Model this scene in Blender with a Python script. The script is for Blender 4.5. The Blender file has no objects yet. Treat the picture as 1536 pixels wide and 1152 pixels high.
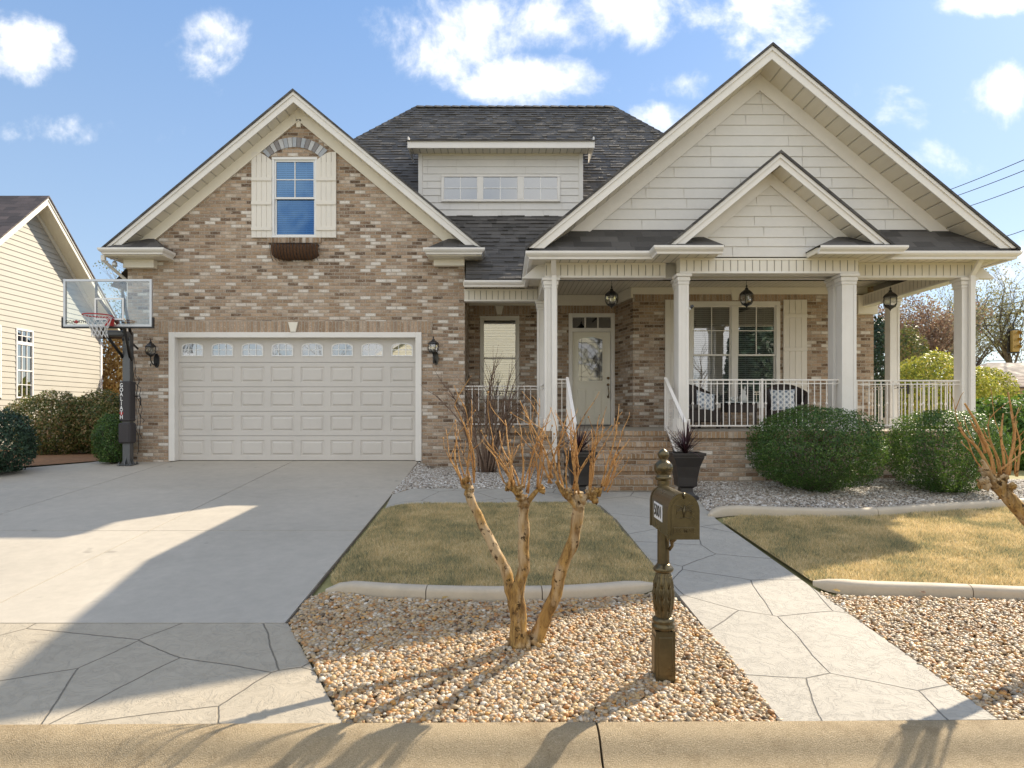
import bpy, bmesh, math, random
import numpy as np
from mathutils import Vector, Matrix, noise as mnoise
R = random.Random(7)
NR = np.random.RandomState(11)
rad = math.radians
S = bpy.context.scene
COL = S.collection
# ------------------------------------------------------------------ camera facts
# camera at the origin looking along +Y, z is measured from the lens height
VX, HY, F = 756.0, 618.0, 1000.0          # vanishing point and focal length of the 1536 px wide view
def P(px, py, D): return ((px-VX)*D/F, D, (HY-py)*D/F)
def PX(px, D): return (px-VX)*D/F
def PZ(py, D): return (HY-py)*D/F
def sstep(a, b, x):
    t = min(1, max(0, (x-a)/(b-a))); return t*t*(3-2*t)
def g(x, y):                               # terrain height
    if y < 3.66: return -1.93
    dr = -(2.027-.0793*min(y, 13.33))
    ya = -max(2.074-.094*y, 1.09)
    t = sstep(-1.75, -1.35, x)
    z = dr*(1-t)+ya*t
    return z
def G(px, py):                             # a point of the ground seen at a pixel
    lo, hi = 3.67, 60.0
    for _ in range(50):
        D = (lo+hi)/2
        if HY-g(PX(px, D), D)*F/D > py: lo = D
        else: hi = D
    return (PX(px, D), D)
# ------------------------------------------------------------------ mesh builder
class MB:
    def __init__(s, M=None): s.v=[]; s.f=[]; s.m=[]; s.sm=[]; s.mats=[]; s.cur=0; s.M=M
    def mat(s, m):
        if m not in s.mats: s.mats.append(m)
        s.cur = s.mats.index(m); return s
    def add(s, vs, fs, smooth=False):
        o = len(s.v); s.v += [tuple(p) for p in vs]
        for f in fs: s.f.append([i+o for i in f]); s.m.append(s.cur); s.sm.append(smooth)
        return s
    def poly(s, pts): return s.add(pts, [list(range(len(pts)))])
    def box(s, x0, x1, y0, y1, z0, z1):
        if x0>x1: x0,x1=x1,x0
        if y0>y1: y0,y1=y1,y0
        if z0>z1: z0,z1=z1,z0
        return s.add([(x0,y0,z0),(x1,y0,z0),(x1,y1,z0),(x0,y1,z0),(x0,y0,z1),(x1,y0,z1),(x1,y1,z1),(x0,y1,z1)],
                     [[0,3,2,1],[4,5,6,7],[0,1,5,4],[1,2,6,5],[2,3,7,6],[3,0,4,7]])
    def bbox(s, x0, x1, y0, y1, z0, z1, b=.006):   # box with chamfered vertical and top/bottom edges
        if x0>x1: x0,x1=x1,x0
        if y0>y1: y0,y1=y1,y0
        if z0>z1: z0,z1=z1,z0
        def ring(i, z): return [(x0+i,y0,z),(x1-i,y0,z),(x1,y0+i,z),(x1,y1-i,z),(x1-i,y1,z),(x0+i,y1,z),(x0,y1-i,z),(x0,y0+i,z)]
        def rin(i, z): return [(x0+i,y0+i,z),(x1-i,y0+i,z),(x1-i,y0+i,z),(x1-i,y1-i,z),(x1-i,y1-i,z),(x0+i,y1-i,z),(x0+i,y1-i,z),(x0+i,y0+i,z)]
        vs = rin(b,z0)+ring(b,z0+b)+ring(b,z1-b)+rin(b,z1)
        fs = [[k*8+i, k*8+(i+1)%8, k*8+8+(i+1)%8, k*8+8+i] for k in range(3) for i in range(8)]
        fs += [[0,6,4,2][::1], [24,26,28,30]]
        return s.add(vs, fs)
    def prism(s, pts, a, b, axis='y'):
        n=len(pts)
        def mk(p, t):
            if axis=='y': return (p[0], t, p[1])
            if axis=='x': return (t, p[0], p[1])
            return (p[0], p[1], t)
        vs=[mk(p,a) for p in pts]+[mk(p,b) for p in pts]
        fs=[list(range(n))[::-1], [n+i for i in range(n)]]+[[i,(i+1)%n,n+(i+1)%n,n+i] for i in range(n)]
        return s.add(vs, fs)
    def tube(s, pts, rs, n=8, cap=True, smooth=True):
        pts=[Vector(p) for p in pts]
        if not hasattr(rs,'__len__'): rs=[rs]*len(pts)
        vs=[]; up=Vector((0,0,1)); prev=None
        for i,p in enumerate(pts):
            d=(pts[min(i+1,len(pts)-1)]-pts[max(i-1,0)])
            if d.length<1e-9: d=Vector((0,0,1))
            d.normalize()
            if prev is None:
                a=d.cross(up)
                if a.length<.2: a=d.cross(Vector((1,0,0)))
            else: a=prev-d*prev.dot(d)
            a.normalize(); prev=a; b=d.cross(a)
            for k in range(n):
                t=2*math.pi*k/n; vs.append(p+(a*math.cos(t)+b*math.sin(t))*rs[i])
        fs=[[i*n+k,i*n+(k+1)%n,(i+1)*n+(k+1)%n,(i+1)*n+k] for i in range(len(pts)-1) for k in range(n)]
        s.add(vs,fs,smooth)
        if cap:
            o=len(s.v)-len(vs)
            s.f.append([o+k for k in range(n)][::-1]); s.m.append(s.cur); s.sm.append(False)
            s.f.append([o+(len(pts)-1)*n+k for k in range(n)]); s.m.append(s.cur); s.sm.append(False)
        return s
    def lathe(s, c, prof, n=20, smooth=True, sq=False, rot=0):
        vs=[]
        for r,z in prof:
            for k in range(n):
                t=2*math.pi*(k+(.5 if sq else 0))/n+rot
                vs.append((c[0]+r*math.cos(t), c[1]+r*math.sin(t), c[2]+z))
        fs=[[i*n+k,i*n+(k+1)%n,(i+1)*n+(k+1)%n,(i+1)*n+k] for i in range(len(prof)-1) for k in range(n)]
        fs+=[[k for k in range(n)][::-1],[(len(prof)-1)*n+k for k in range(n)]]
        return s.add(vs,fs,smooth)
    def blob(s, c, r, n=10, seed=0, amp=.15):
        vs=[]; m=n
        for i in range(m+1):
            ph=math.pi*i/m
            for k in range(2*n):
                t=math.pi*k/n
                d=Vector((math.sin(ph)*math.cos(t),math.sin(ph)*math.sin(t),math.cos(ph)))
                q=1+amp*mnoise.noise(d*2.2+Vector((seed,seed*.7,0)))
                vs.append((c[0]+d.x*r[0]*q,c[1]+d.y*r[1]*q,c[2]+d.z*r[2]*q))
        w=2*n
        return s.add(vs,[[i*w+k,(i+1)*w+k,(i+1)*w+(k+1)%w,i*w+(k+1)%w] for i in range(m) for k in range(w)],True)
    def build(s, name, parent=None, origin=None):
        me=bpy.data.meshes.new(name)
        vs=s.v
        if s.M is not None: vs=[tuple(s.M@Vector(p)) for p in vs]
        if origin is None and parent is None and vs:
            a=np.array(vs); origin=(a[:,0].mean(), a[:,1].mean(), a[:,2].min())
        if parent is not None: origin=tuple(parent_loc(parent))
        if origin: vs=[(p[0]-origin[0],p[1]-origin[1],p[2]-origin[2]) for p in vs]
        me.from_pydata(vs,[],s.f)
        for m in s.mats: me.materials.append(m)
        me.polygons.foreach_set('material_index', s.m)
        me.polygons.foreach_set('use_smooth', s.sm)
        me.update()
        bm=bmesh.new(); bm.from_mesh(me); bmesh.ops.recalc_face_normals(bm, faces=bm.faces); bm.to_mesh(me); bm.free()
        o=bpy.data.objects.new(name, me); COL.objects.link(o)
        if parent is not None: o.parent=parent
        elif origin: o.location=origin
        return o
def parent_loc(o):
    v=Vector((0,0,0))
    while o is not None: v+=o.location; o=o.parent
    return v
def mesh_np(name, V, Fc, mat, parent=None, smooth=False):
    V=np.asarray(V,dtype=np.float32); Fc=np.asarray(Fc,dtype=np.int32)
    org = np.array(parent_loc(parent)) if parent is not None else np.array([V[:,0].mean(),V[:,1].mean(),V[:,2].min()])
    V=V-org.astype(np.float32)
    k=Fc.shape[1]
    me=bpy.data.meshes.new(name); me.vertices.add(len(V)); me.vertices.foreach_set('co', V.ravel())
    me.loops.add(Fc.size); me.loops.foreach_set('vertex_index', Fc.ravel())
    me.polygons.add(len(Fc)); me.polygons.foreach_set('loop_start', np.arange(len(Fc),dtype=np.int32)*k)
    me.polygons.foreach_set('loop_total', np.full(len(Fc),k,dtype=np.int32))
    if smooth: me.polygons.foreach_set('use_smooth', np.ones(len(Fc),dtype=bool))
    me.materials.append(mat); me.update(calc_edges=True); me.validate()
    o=bpy.data.objects.new(name, me); COL.objects.link(o)
    if parent is not None: o.parent=parent
    else: o.location=[float(t) for t in org]
    return o
def tag(o, label=None, cat=None, group=None, kind=None):
    if label: o['label']=label
    if cat: o['category']=cat
    if group: o['group']=group
    if kind: o['kind']=kind
    return o
def empty(name, loc, label, cat, group=None):
    o=bpy.data.objects.new(name,None); o.empty_display_size=.2; COL.objects.link(o); o.location=loc
    return tag(o,label,cat,group)
def copy_tree(o, loc, label, parent=None):
    c=o.copy(); COL.objects.link(c)
    if parent is None: c.location=loc; c['label']=label
    else: c.parent=parent
    for ch in [x for x in bpy.data.objects if x.parent==o]: copy_tree(ch,None,None,c)
    return c
# ------------------------------------------------------------------ materials
class NT:
    def __init__(s,name):
        s.mat=bpy.data.materials.new(name); s.mat.use_nodes=True; s.t=s.mat.node_tree; s.t.nodes.clear()
        s.out=s.n('ShaderNodeOutputMaterial')
    def n(s,t,**k):
        x=s.t.nodes.new(t)
        for a,b in k.items(): setattr(x,a,b)
        return x
    def set(s,sock,v):
        if isinstance(v,bpy.types.NodeSocket): s.t.links.new(v,sock)
        elif v is not None:
            if sock.type=='RGBA' and len(v)==3: v=(*v,1)
            sock.default_value=v
    def m(s,op,a,b=None,c=None,clamp=False):
        x=s.n('ShaderNodeMath',operation=op); x.use_clamp=clamp
        for i,v in enumerate((a,b,c)):
            if v is not None: s.set(x.inputs[i],v)
        return x.outputs[0]
    def pos(s):
        x=s.n('ShaderNodeNewGeometry'); sp=s.n('ShaderNodeSeparateXYZ'); s.t.links.new(x.outputs['Position'],sp.inputs[0])
        return x, sp.outputs
    def comb(s,x,y,z=0.0):
        c=s.n('ShaderNodeCombineXYZ')
        for i,v in enumerate((x,y,z)): s.set(c.inputs[i],v)
        return c.outputs[0]
    def noise(s,scale,detail=4,rough=.55,vec=None,out='Fac',dist=0):
        x=s.n('ShaderNodeTexNoise'); x.inputs['Scale'].default_value=scale; x.inputs['Detail'].default_value=detail
        x.inputs['Roughness'].default_value=rough; x.inputs['Distortion'].default_value=dist
        if vec is None: vec=s.n('ShaderNodeNewGeometry').outputs['Position']
        s.t.links.new(vec,x.inputs['Vector']); return x.outputs[out]
    def ramp(s,fac,stops,interp='LINEAR'):
        x=s.n('ShaderNodeValToRGB'); x.color_ramp.interpolation=interp
        e=x.color_ramp.elements
        while len(e)<len(stops): e.new(.5)
        for i,(p,c) in enumerate(stops): e[i].position=p; e[i].color=(*c,1) if len(c)==3 else c
        s.t.links.new(fac,x.inputs[0]); return x.outputs[0]
    def mix(s,f,a,b,mode='MIX'):
        x=s.n('ShaderNodeMix',data_type='RGBA',blend_type=mode)
        s.set(x.inputs[0],f); s.set(x.inputs[6],a); s.set(x.inputs[7],b); return x.outputs[2]
    def mr(s,v,a,b,c=0,d=1,smooth=False):
        x=s.n('ShaderNodeMapRange'); x.clamp=True
        if smooth: x.interpolation_type='SMOOTHSTEP'
        s.set(x.inputs[0],v)
        for i,q in enumerate((a,b,c,d)): x.inputs[i+1].default_value=q
        return x.outputs[0]
    def bump(s,h,strength=.5,dist=.01,norm=None):
        x=s.n('ShaderNodeBump'); x.inputs['Strength'].default_value=strength; x.inputs['Distance'].default_value=dist
        s.set(x.inputs['Height'],h)
        if norm is not None: s.t.links.new(norm,x.inputs['Normal'])
        return x.outputs[0]
    def pbr(s,col,rough=.7,norm=None,metal=0,spec=.5,**k):
        x=s.n('ShaderNodeBsdfPrincipled'); s.set(x.inputs['Base Color'],col); s.set(x.inputs['Roughness'],rough)
        x.inputs['Metallic'].default_value=metal; x.inputs['Specular IOR Level'].default_value=spec
        if norm is not None: s.t.links.new(norm,x.inputs['Normal'])
        for a,b in k.items(): s.set(x.inputs[a.replace('_',' ')],b)
        s.t.links.new(x.outputs[0],s.out.inputs[0]); return x
def paint(name,col,rough=.5,var=.05,scale=3,bump=.15,bscale=60,metal=0,spec=.5,dirt=None,dirtamt=0):
    t=NT(name); a=t.noise(scale,5); b=t.noise(scale*9,3)
    f=t.m('ADD',t.m('MULTIPLY',a,.7),t.m('MULTIPLY',b,.3))
    c=t.mix(t.mr(f,.3,.7),tuple(x*(1-var) for x in col),tuple(min(1,x*(1+var)) for x in col))
    if dirt: c=t.mix(t.m('MULTIPLY',t.mr(t.noise(1.7,6,.65),.5,.75),dirtamt),c,dirt)
    t.pbr(c,t.mr(a,.3,.7,rough*.85,min(1,rough*1.15)),t.bump(t.noise(bscale,3),bump,.003),metal,spec); return t.mat
def brick(name,bw=.205,bh=.0675,rot=False,top=False,warm=0.0,soft=0):
    t=NT(name); geo,p=t.pos()
    sx=t.m('ADD',p[0],p[1])
    wob=t.m('MULTIPLY',t.m('SUBTRACT',t.noise(14,2),.5),.006)
    if top: U=p[0]; V=t.m('ADD',p[1],wob)
    else: U=sx; V=t.m('ADD',p[2],wob)
    r=t.m('DIVIDE',V,bh); row=t.m('FLOOR',r)
    off=0.0 if rot else t.m('MULTIPLY',t.m('MODULO',t.m('ABSOLUTE',row),2.0),.5)
    u=t.m('ADD',t.m('DIVIDE',t.m('ADD',U,wob),bw),off); col=t.m('FLOOR',u)
    fu=t.m('FRACT',u); fv=t.m('FRACT',r)
    mu=.010/bw; mv=.010/bh
    eu=t.m('MINIMUM',fu,t.m('SUBTRACT',1.0,fu)); ev=t.m('MINIMUM',fv,t.m('SUBTRACT',1.0,fv))
    hu=t.mr(eu,mu*.35,mu*.95); hv=t.mr(ev,mv*.35,mv*.95)
    h=t.m('MINIMUM',hu,hv)
    wn=t.n('ShaderNodeTexWhiteNoise',noise_dimensions='2D'); t.t.links.new(t.comb(col,row),wn.inputs['Vector'])
    fine=t.noise(55,4,.7); mid=t.noise(9,3,.6)
    big=t.noise(.8,3,.6)
    fac=t.m('ADD',t.m('ADD',wn.outputs['Value'],t.m('MULTIPLY',t.m('SUBTRACT',mid,.5),.35)),t.m('MULTIPLY',t.m('SUBTRACT',big,.5),.25),clamp=True)
    w=warm
    if soft: fac=t.mr(fac,0,1,.5-soft,.5+soft)
    c=t.ramp(fac,[(0,(.13,.085,.055)),(.10,(.24,.16,.105)),(.24,(.38,.265,.175)),(.38,(.47,.335,.225)),(.50,(.33,.245,.18)),
                  (.62,(.54,.39,.275)),(.74,(.45,.345,.26)),(.83,(.60,.48,.37)),(.90,(.68,.60,.52)),(1,(.82,.77,.70))])
    c=t.mix(.5*1.0 if False else t.m('MULTIPLY',t.mr(fine,.38,.62),.62),c,t.mix(.5,c,(.12,.08,.055)))
    smear=t.mr(t.noise(34,6,.85),.54,.63)
    c=t.mix(t.m("MULTIPLY",smear,.6),c,(.72,.66,.58))
    if w: c=t.mix(w,c,(.33,.215,.115))
    c=t.mix(h,t.mix(fine,(.38,.33,.265),(.50,.44,.37)),c)
    ht=t.m('ADD',t.m('MULTIPLY',h,.8),t.m('MULTIPLY',fine,.35))
    t.pbr(c,.88,t.bump(ht,.8,.012),spec=.25); return t.mat
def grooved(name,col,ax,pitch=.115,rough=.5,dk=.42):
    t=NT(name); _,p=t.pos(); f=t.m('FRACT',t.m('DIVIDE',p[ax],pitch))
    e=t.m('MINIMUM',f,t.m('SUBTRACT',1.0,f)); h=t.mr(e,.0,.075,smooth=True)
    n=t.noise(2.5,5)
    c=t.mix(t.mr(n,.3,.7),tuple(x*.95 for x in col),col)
    c=t.mix(h,tuple(x*dk for x in col),c)  # shade in the grooves painted into the colour as darker lines
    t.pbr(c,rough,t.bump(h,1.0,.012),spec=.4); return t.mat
def shingles(name,pitch_ax=1,c0=(.020,.021,.023),c1=(.085,.085,.09),tabw=.30,row=.118,useZ=True,rough=.75,spec=.5):
    t=NT(name); _,p=t.pos()
    V=p[2]; U=p[0] if pitch_ax==1 else p[1]
    r=t.m('DIVIDE',V,row); rw=t.m('FLOOR',r); fr=t.m('FRACT',r)
    wr=t.n('ShaderNodeTexWhiteNoise',noise_dimensions='1D'); t.t.links.new(rw,wr.inputs['W'])
    u=t.m('ADD',t.m('DIVIDE',U,tabw),t.m('MULTIPLY',wr.outputs['Value'],3.7)); cu=t.m('FLOOR',u); fu=t.m('FRACT',u)
    wn=t.n('ShaderNodeTexWhiteNoise',noise_dimensions='2D'); t.t.links.new(t.comb(cu,rw),wn.inputs['Vector'])
    gran=t.noise(240,2,.8); big=t.noise(.7,5,.6)
    f=t.m('ADD',t.m('MULTIPLY',wn.outputs['Value'],.6),t.m('ADD',t.m('MULTIPLY',gran,.35),t.m('MULTIPLY',t.m('SUBTRACT',big,.5),.5)),clamp=True)
    c=t.mix(f,c0,c1)
    eu=t.mr(t.m('MINIMUM',fu,t.m('SUBTRACT',1.0,fu)),0,.03)
    lo=t.mr(fr,0,.10)
    h=t.m('ADD',t.m('MULTIPLY',t.m('SUBTRACT',1.0,fr),.8),t.m('MULTIPLY',wn.outputs['Value'],.35))
    h=t.m('MULTIPLY',h,t.m('MINIMUM',lo,eu))
    t.pbr(c,rough,t.bump(t.m('ADD',h,t.m('MULTIPLY',gran,.15)),.7,.012),spec=spec); return t.mat
def concrete(name,base,stamp=False,agg=False,lines=None):
    t=NT(name); geo,p=t.pos()
    a=t.noise(.55,6,.62); b=t.noise(7,6,.7); fine=t.noise(150,3,.7)
    f=t.m('ADD',t.m('MULTIPLY',a,.55),t.m('MULTIPLY',b,.45))
    c=t.mix(t.mr(f,.32,.68),tuple(x*.84 for x in base),tuple(min(1,x*1.10) for x in base))
    stain=t.mr(t.noise(1.3,7,.7,dist=.6),.62,.74)
    c=t.mix(t.m('MULTIPLY',stain,.22),c,tuple(x*.6 for x in base))
    sp_=t.mr(t.noise(3.1,2,.4),.73,.78); c=t.mix(t.m('MULTIPLY',sp_,.35),c,(.10,.09,.08))
    pale=t.mr(t.noise(.9,5,.7,dist=1.2),.60,.72); c=t.mix(t.m('MULTIPLY',pale,.25),c,tuple(min(1,x*1.35) for x in base))
    h=t.m('MULTIPLY',fine,.25); dist=.004; st=.35
    if agg:
        v=t.n('ShaderNodeTexNoise'); v.inputs['Scale'].default_value=170; v.inputs['Detail'].default_value=2; v.inputs['Roughness'].default_value=.8
        t.t.links.new(geo.outputs['Position'],v.inputs['Vector'])
        c=t.mix(.55,c,t.ramp(v.outputs['Fac'],[(.25,(.13,.09,.055)),(.42,(.36,.28,.18)),(.58,(.58,.47,.31)),(.75,(.84,.76,.60))]))
        dk=t.mr(t.noise(4,7,.75),.50,.66); c=t.mix(t.m('MULTIPLY',dk,.38),c,(.20,.13,.06))
        h=t.m('ADD',h,t.m('MULTIPLY',v.outputs['Fac'],1.2)); st=1.0; dist=.018
    if stamp:
        warp=t.n('ShaderNodeVectorMath',operation='ADD')
        nn=t.n('ShaderNodeTexNoise'); nn.inputs['Scale'].default_value=1.6; nn.inputs['Detail'].default_value=5
        t.t.links.new(geo.outputs['Position'],nn.inputs['Vector'])
        sc=t.n('ShaderNodeVectorMath',operation='SCALE'); sc.inputs[3].default_value=.10; t.t.links.new(nn.outputs['Color'],sc.inputs[0])
        t.t.links.new(geo.outputs['Position'],warp.inputs[0]); t.t.links.new(sc.outputs[0],warp.inputs[1])
        mp=t.n('ShaderNodeMapping'); mp.inputs['Scale'].default_value=(1,1,0); mp.inputs['Rotation'].default_value=(0,0,.5); t.t.links.new(warp.outputs[0],mp.inputs[0])
        v=t.n('ShaderNodeTexVoronoi',feature='DISTANCE_TO_EDGE',voronoi_dimensions='2D'); v.inputs['Scale'].default_value=1.25
        t.t.links.new(mp.outputs[0],v.inputs['Vector'])
        crack=t.mr(v.outputs['Distance'],.0025,.0095)
        # stamped slate: short chisel ridges
        rd=t.n('ShaderNodeTexNoise'); rd.inputs['Scale'].default_value=6; rd.inputs['Detail'].default_value=7; rd.inputs['Roughness'].default_value=.62; rd.inputs['Distortion'].default_value=1.6
        t.t.links.new(geo.outputs['Position'],rd.inputs['Vector'])
        rg=t.m('ABSOLUTE',t.m('SUBTRACT',rd.outputs['Fac'],.5)); rg=t.mr(rg,0,.035)
        c=t.mix(crack,tuple(x*.45 for x in base),c)
        c=t.mix(t.m('MULTIPLY',t.m('SUBTRACT',1.0,rg),.13),c,tuple(x*.6 for x in base))
        h=t.m('ADD',h,t.m('ADD',t.m('MULTIPLY',crack,1.2),t.m('ADD',t.m('MULTIPLY',rg,.22),t.m('MULTIPLY',rd.outputs['Fac'],1.6)))); st=.8; dist=.008
    t.pbr(c,.8,t.bump(h,st,dist),spec=.3); return t.mat
def islands(name,stops,rough=.6,bscale=0,spec=.4,trans=0,tint=None,patch=.35,pscale=1.3):
    t=NT(name); geo=t.n('ShaderNodeNewGeometry'); r=geo.outputs['Random Per Island']
    big=t.noise(pscale,4)
    f=t.m('ADD',r,t.m('MULTIPLY',t.m('SUBTRACT',big,.5),patch),clamp=True)
    c=t.ramp(f,stops)
    if bscale: c=t.mix(t.m('MULTIPLY',t.mr(t.noise(bscale,4,.7),.4,.7),.35),c,t.mix(.6,c,(.25,.18,.10)))
    x=t.pbr(c,rough,spec=spec)
    if trans:
        tr=t.n('ShaderNodeBsdfTranslucent'); t.set(tr.inputs[0],t.mix(.5,c,tint or c))
        mx=t.n('ShaderNodeMixShader'); mx.inputs[0].default_value=trans
        t.t.links.new(x.outputs[0],mx.inputs[1]); t.t.links.new(tr.outputs[0],mx.inputs[2]); t.t.links.new(mx.outputs[0],t.out.inputs[0])
    return t.mat
def glass(name,tint=(.75,.8,.8),refl=.18,rough=.01,wav=.0,gcol=(1,1,1)):
    t=NT(name); fr=t.n('ShaderNodeFresnel'); fr.inputs[0].default_value=1.5
    nb=t.bump(t.noise(2.2,2,.5),wav,.05) if wav else None
    gl=t.n('ShaderNodeBsdfGlossy'); gl.inputs['Roughness'].default_value=rough; gl.inputs[0].default_value=(*gcol,1)
    if nb is not None: t.t.links.new(nb,gl.inputs['Normal'])
    tr=t.n('ShaderNodeBsdfTransparent'); tr.inputs[0].default_value=(*tint,1)
    mx=t.n('ShaderNodeMixShader'); t.set(mx.inputs[0],t.m('ADD',fr.outputs[0],refl,clamp=True))
    t.t.links.new(tr.outputs[0],mx.inputs[1]); t.t.links.new(gl.outputs[0],mx.inputs[2]); t.t.links.new(mx.outputs[0],t.out.inputs[0]); return t.mat
m_brick=brick('brick'); m_soldier=brick('soldier_brick',bw=.0675,bh=.36,rot=True,soft=.30); m_rowtop=brick('rowlock_brick',bw=.0675,bh=.21,rot=True,top=True,warm=.6)
m_step=brick('step_brick',bw=.205,bh=.0675,warm=.30)
CREAM=(.76,.70,.60)
m_trim=paint('trim_paint',(.80,.775,.735),.42,.03,1.5,.08,40,dirt=(.5,.46,.38),dirtamt=.22)
m_trimy=paint('frieze_paint',(.80,.755,.65),.45,.03,1.5,.08,40)
m_siding=paint('siding_paint',(.73,.71,.675),.6,.05,2.2,.25,45,dirt=(.5,.48,.43),dirtamt=.18)
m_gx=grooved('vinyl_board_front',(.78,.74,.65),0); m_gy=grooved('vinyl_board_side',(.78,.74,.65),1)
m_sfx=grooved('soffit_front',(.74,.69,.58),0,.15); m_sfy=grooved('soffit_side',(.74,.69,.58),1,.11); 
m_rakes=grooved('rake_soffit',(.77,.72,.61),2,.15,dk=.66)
m_sh=shingles('roof_shingle',c0=(.03,.028,.026),c1=(.13,.122,.115)); m_shn=shingles('neighbour_shingle',c0=(.035,.03,.03),c1=(.13,.10,.095)); m_shs=shingles('shed_shingle',c0=(.09,.055,.05),c1=(.22,.15,.13))
m_shs2=paint('shed_roof',(.20,.17,.15),.8,.2,3,.3,30)
m_conc=concrete('driveway_concrete',(.455,.415,.35)); m_stamp=concrete('stamped_concrete',(.42,.37,.29),stamp=True)
m_walk=concrete('walk_concrete',(.43,.40,.345),stamp=True)
m_curb=concrete('curb_concrete',(.64,.49,.29),agg=True); m_edge=paint('edging_concrete',(.50,.43,.33),.75,.1,4,.4,70,dirt=(.3,.27,.22),dirtamt=.4)
m_asph=paint('asphalt',(.10,.098,.095),.9,.2,6,.6,120)
m_soil=paint('soil',(.12,.09,.06),.95,.3,6,.8,50); m_grassbase=paint('dry_lawn',(.40,.31,.15),.95,.25,5,.8,90)
m_fargrass=paint('far_lawn',(.26,.24,.10),.95,.25,1.2,.8,40)
m_mulch=paint('leaf_litter',(.25,.13,.06),.95,.4,14,1,60)
m_gdoor=paint('garage_door_paint',(.60,.57,.53),.45,.03,1.4,.1,35,dirt=(.42,.40,.36),dirtamt=.25)
m_shut=paint('shutter_paint',(.77,.73,.66),.5,.03,2,.1,40)
m_door=paint('door_paint',(.80,.77,.66),.35,.02,2,.05,40)
m_black=paint('black_metal',(.012,.012,.013),.3,.1,10,.1,60,spec=.6); m_dark=paint('dark_interior',(.02,.02,.022),.9,.1,4,0)
m_grey=paint('grey_metal',(.13,.135,.14),.4,.05,6,.1,60,metal=.6); m_silver=paint('silver_metal',(.55,.56,.57),.35,.05,6,.05,60,metal=.7)
m_pad=paint('pole_pad',(.045,.04,.042),.7,.15,8,.4,40); m_red=paint('hoop_red',(.45,.02,.02),.35,.1,8,.05,60)
m_white=paint('white_paint',(.82,.82,.81),.4,.03,3,.05,50); m_net=paint('net_cord',(.75,.75,.74),.8,.1,9,.2,90)
m_rail=paint('rail_paint',(.80,.765,.72),.4,.04,5,.1,50)
m_bronze=paint('bronze_metal',(.125,.098,.052),.30,.3,7,.25,30,metal=.75,spec=.6)
m_pot=paint('planter_black',(.025,.022,.022),.45,.2,8,.2,40); m_wick=paint('wicker',(.035,.025,.022),.6,.4,60,1,160)
m_coir=paint('coir',(.10,.050,.025),.95,.4,30,1,90)
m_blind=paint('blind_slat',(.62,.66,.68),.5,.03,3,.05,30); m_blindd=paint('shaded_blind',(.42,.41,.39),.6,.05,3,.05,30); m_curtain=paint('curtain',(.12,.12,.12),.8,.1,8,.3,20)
m_upin=paint('upper_room_drape',(.03,.10,.20),.8,.05,3,.05,30)
m_glass=glass('window_glass',refl=.26); m_glassup=glass('upper_window_glass',(.22,.42,.66),.22,gcol=(.35,.62,1)); m_bb=glass('backboard_glass',(.93,.96,.95),.06)  # upper pane: blue of the reflected sky put into tint and gloss colour
m_art=glass('leaded_glass',(.35,.42,.36),.14,.08,.35); m_lamp=glass('lantern_glass',(.8,.8,.78),.15,.05,.3)
m_gal=glass('garage_window_glass',(.25,.27,.27),.34)
m_bulb=paint('lamp_candle',(.8,.78,.72),.4,.02); m_brass=paint('brass_hardware',(.22,.15,.08),.3,.2,9,.1,50,metal=.9)
m_nsid=paint('neighbour_siding',(.45,.435,.385),.55,.04,1.8,.1,40)
m_yel=paint('signal_yellow',(.50,.33,.10),.5,.1,9,.1,40)
m_wire=paint('wire',(.03,.035,.04),.7,.1,3,0)
m_terr=paint('stucco_tan',(.55,.40,.27),.85,.08,3,.3,60)
# bark
def bark(name,a,b,c3,scale=18,stretch=.22):
    t=NT(name); geo=t.n('ShaderNodeNewGeometry'); mp=t.n('ShaderNodeMapping'); mp.inputs['Scale'].default_value=(1,1,stretch); t.t.links.new(geo.outputs['Position'],mp.inputs[0])
    n1=t.noise(scale,6,.7,vec=mp.outputs[0],dist=.8); n2=t.noise(scale*.35,4,.6,vec=mp.outputs[0]); n3=t.noise(16,5,.7)
    c=t.mix(t.mr(n1,.38,.60),a,b); c=t.mix(t.mr(n2,.50,.62),c,c3); c=t.mix(t.mr(n3,.57,.63),c,tuple(x*.35 for x in a))
    t.pbr(c,.8,t.bump(n1,1.0,.02),spec=.25); return t.mat
m_bark=bark('crape_bark',(.17,.095,.035),(.44,.27,.09),(.50,.37,.22),22,.30); m_shoot=bark('crape_shoot',(.40,.20,.07),(.62,.36,.14),(.52,.30,.12),30)
m_twig=bark('grey_bark',(.10,.075,.06),(.20,.16,.13),(.26,.21,.17),6); m_twig2=bark('brown_twig',(.15,.10,.075),(.24,.165,.12),(.20,.14,.11),6)
m_peb=islands('river_pebble',[(0,(.10,.07,.045)),(.08,(.38,.17,.05)),(.18,(.41,.28,.145)),(.30,(.43,.34,.225)),(.42,(.22,.18,.135)),(.52,(.50,.34,.15)),(.62,(.43,.38,.30)),(.72,(.52,.26,.06)),(.82,(.30,.24,.175)),(.92,(.52,.43,.31)),(1,(.66,.61,.52))],.5,45)
m_grav=islands('grey_gravel',[(0,(.10,.09,.08)),(.2,(.28,.25,.21)),(.4,(.42,.39,.35)),(.6,(.34,.28,.22)),(.8,(.55,.53,.50)),(1,(.75,.74,.72))],.7,40)
m_blade=islands('grass_blade',[(0,(.24,.26,.15)),(.25,(.45,.40,.23)),(.55,(.62,.50,.26)),(.8,(.76,.60,.31)),(1,(.84,.71,.45))],.65,trans=.35,patch=2.0,pscale=2.6)
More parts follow.
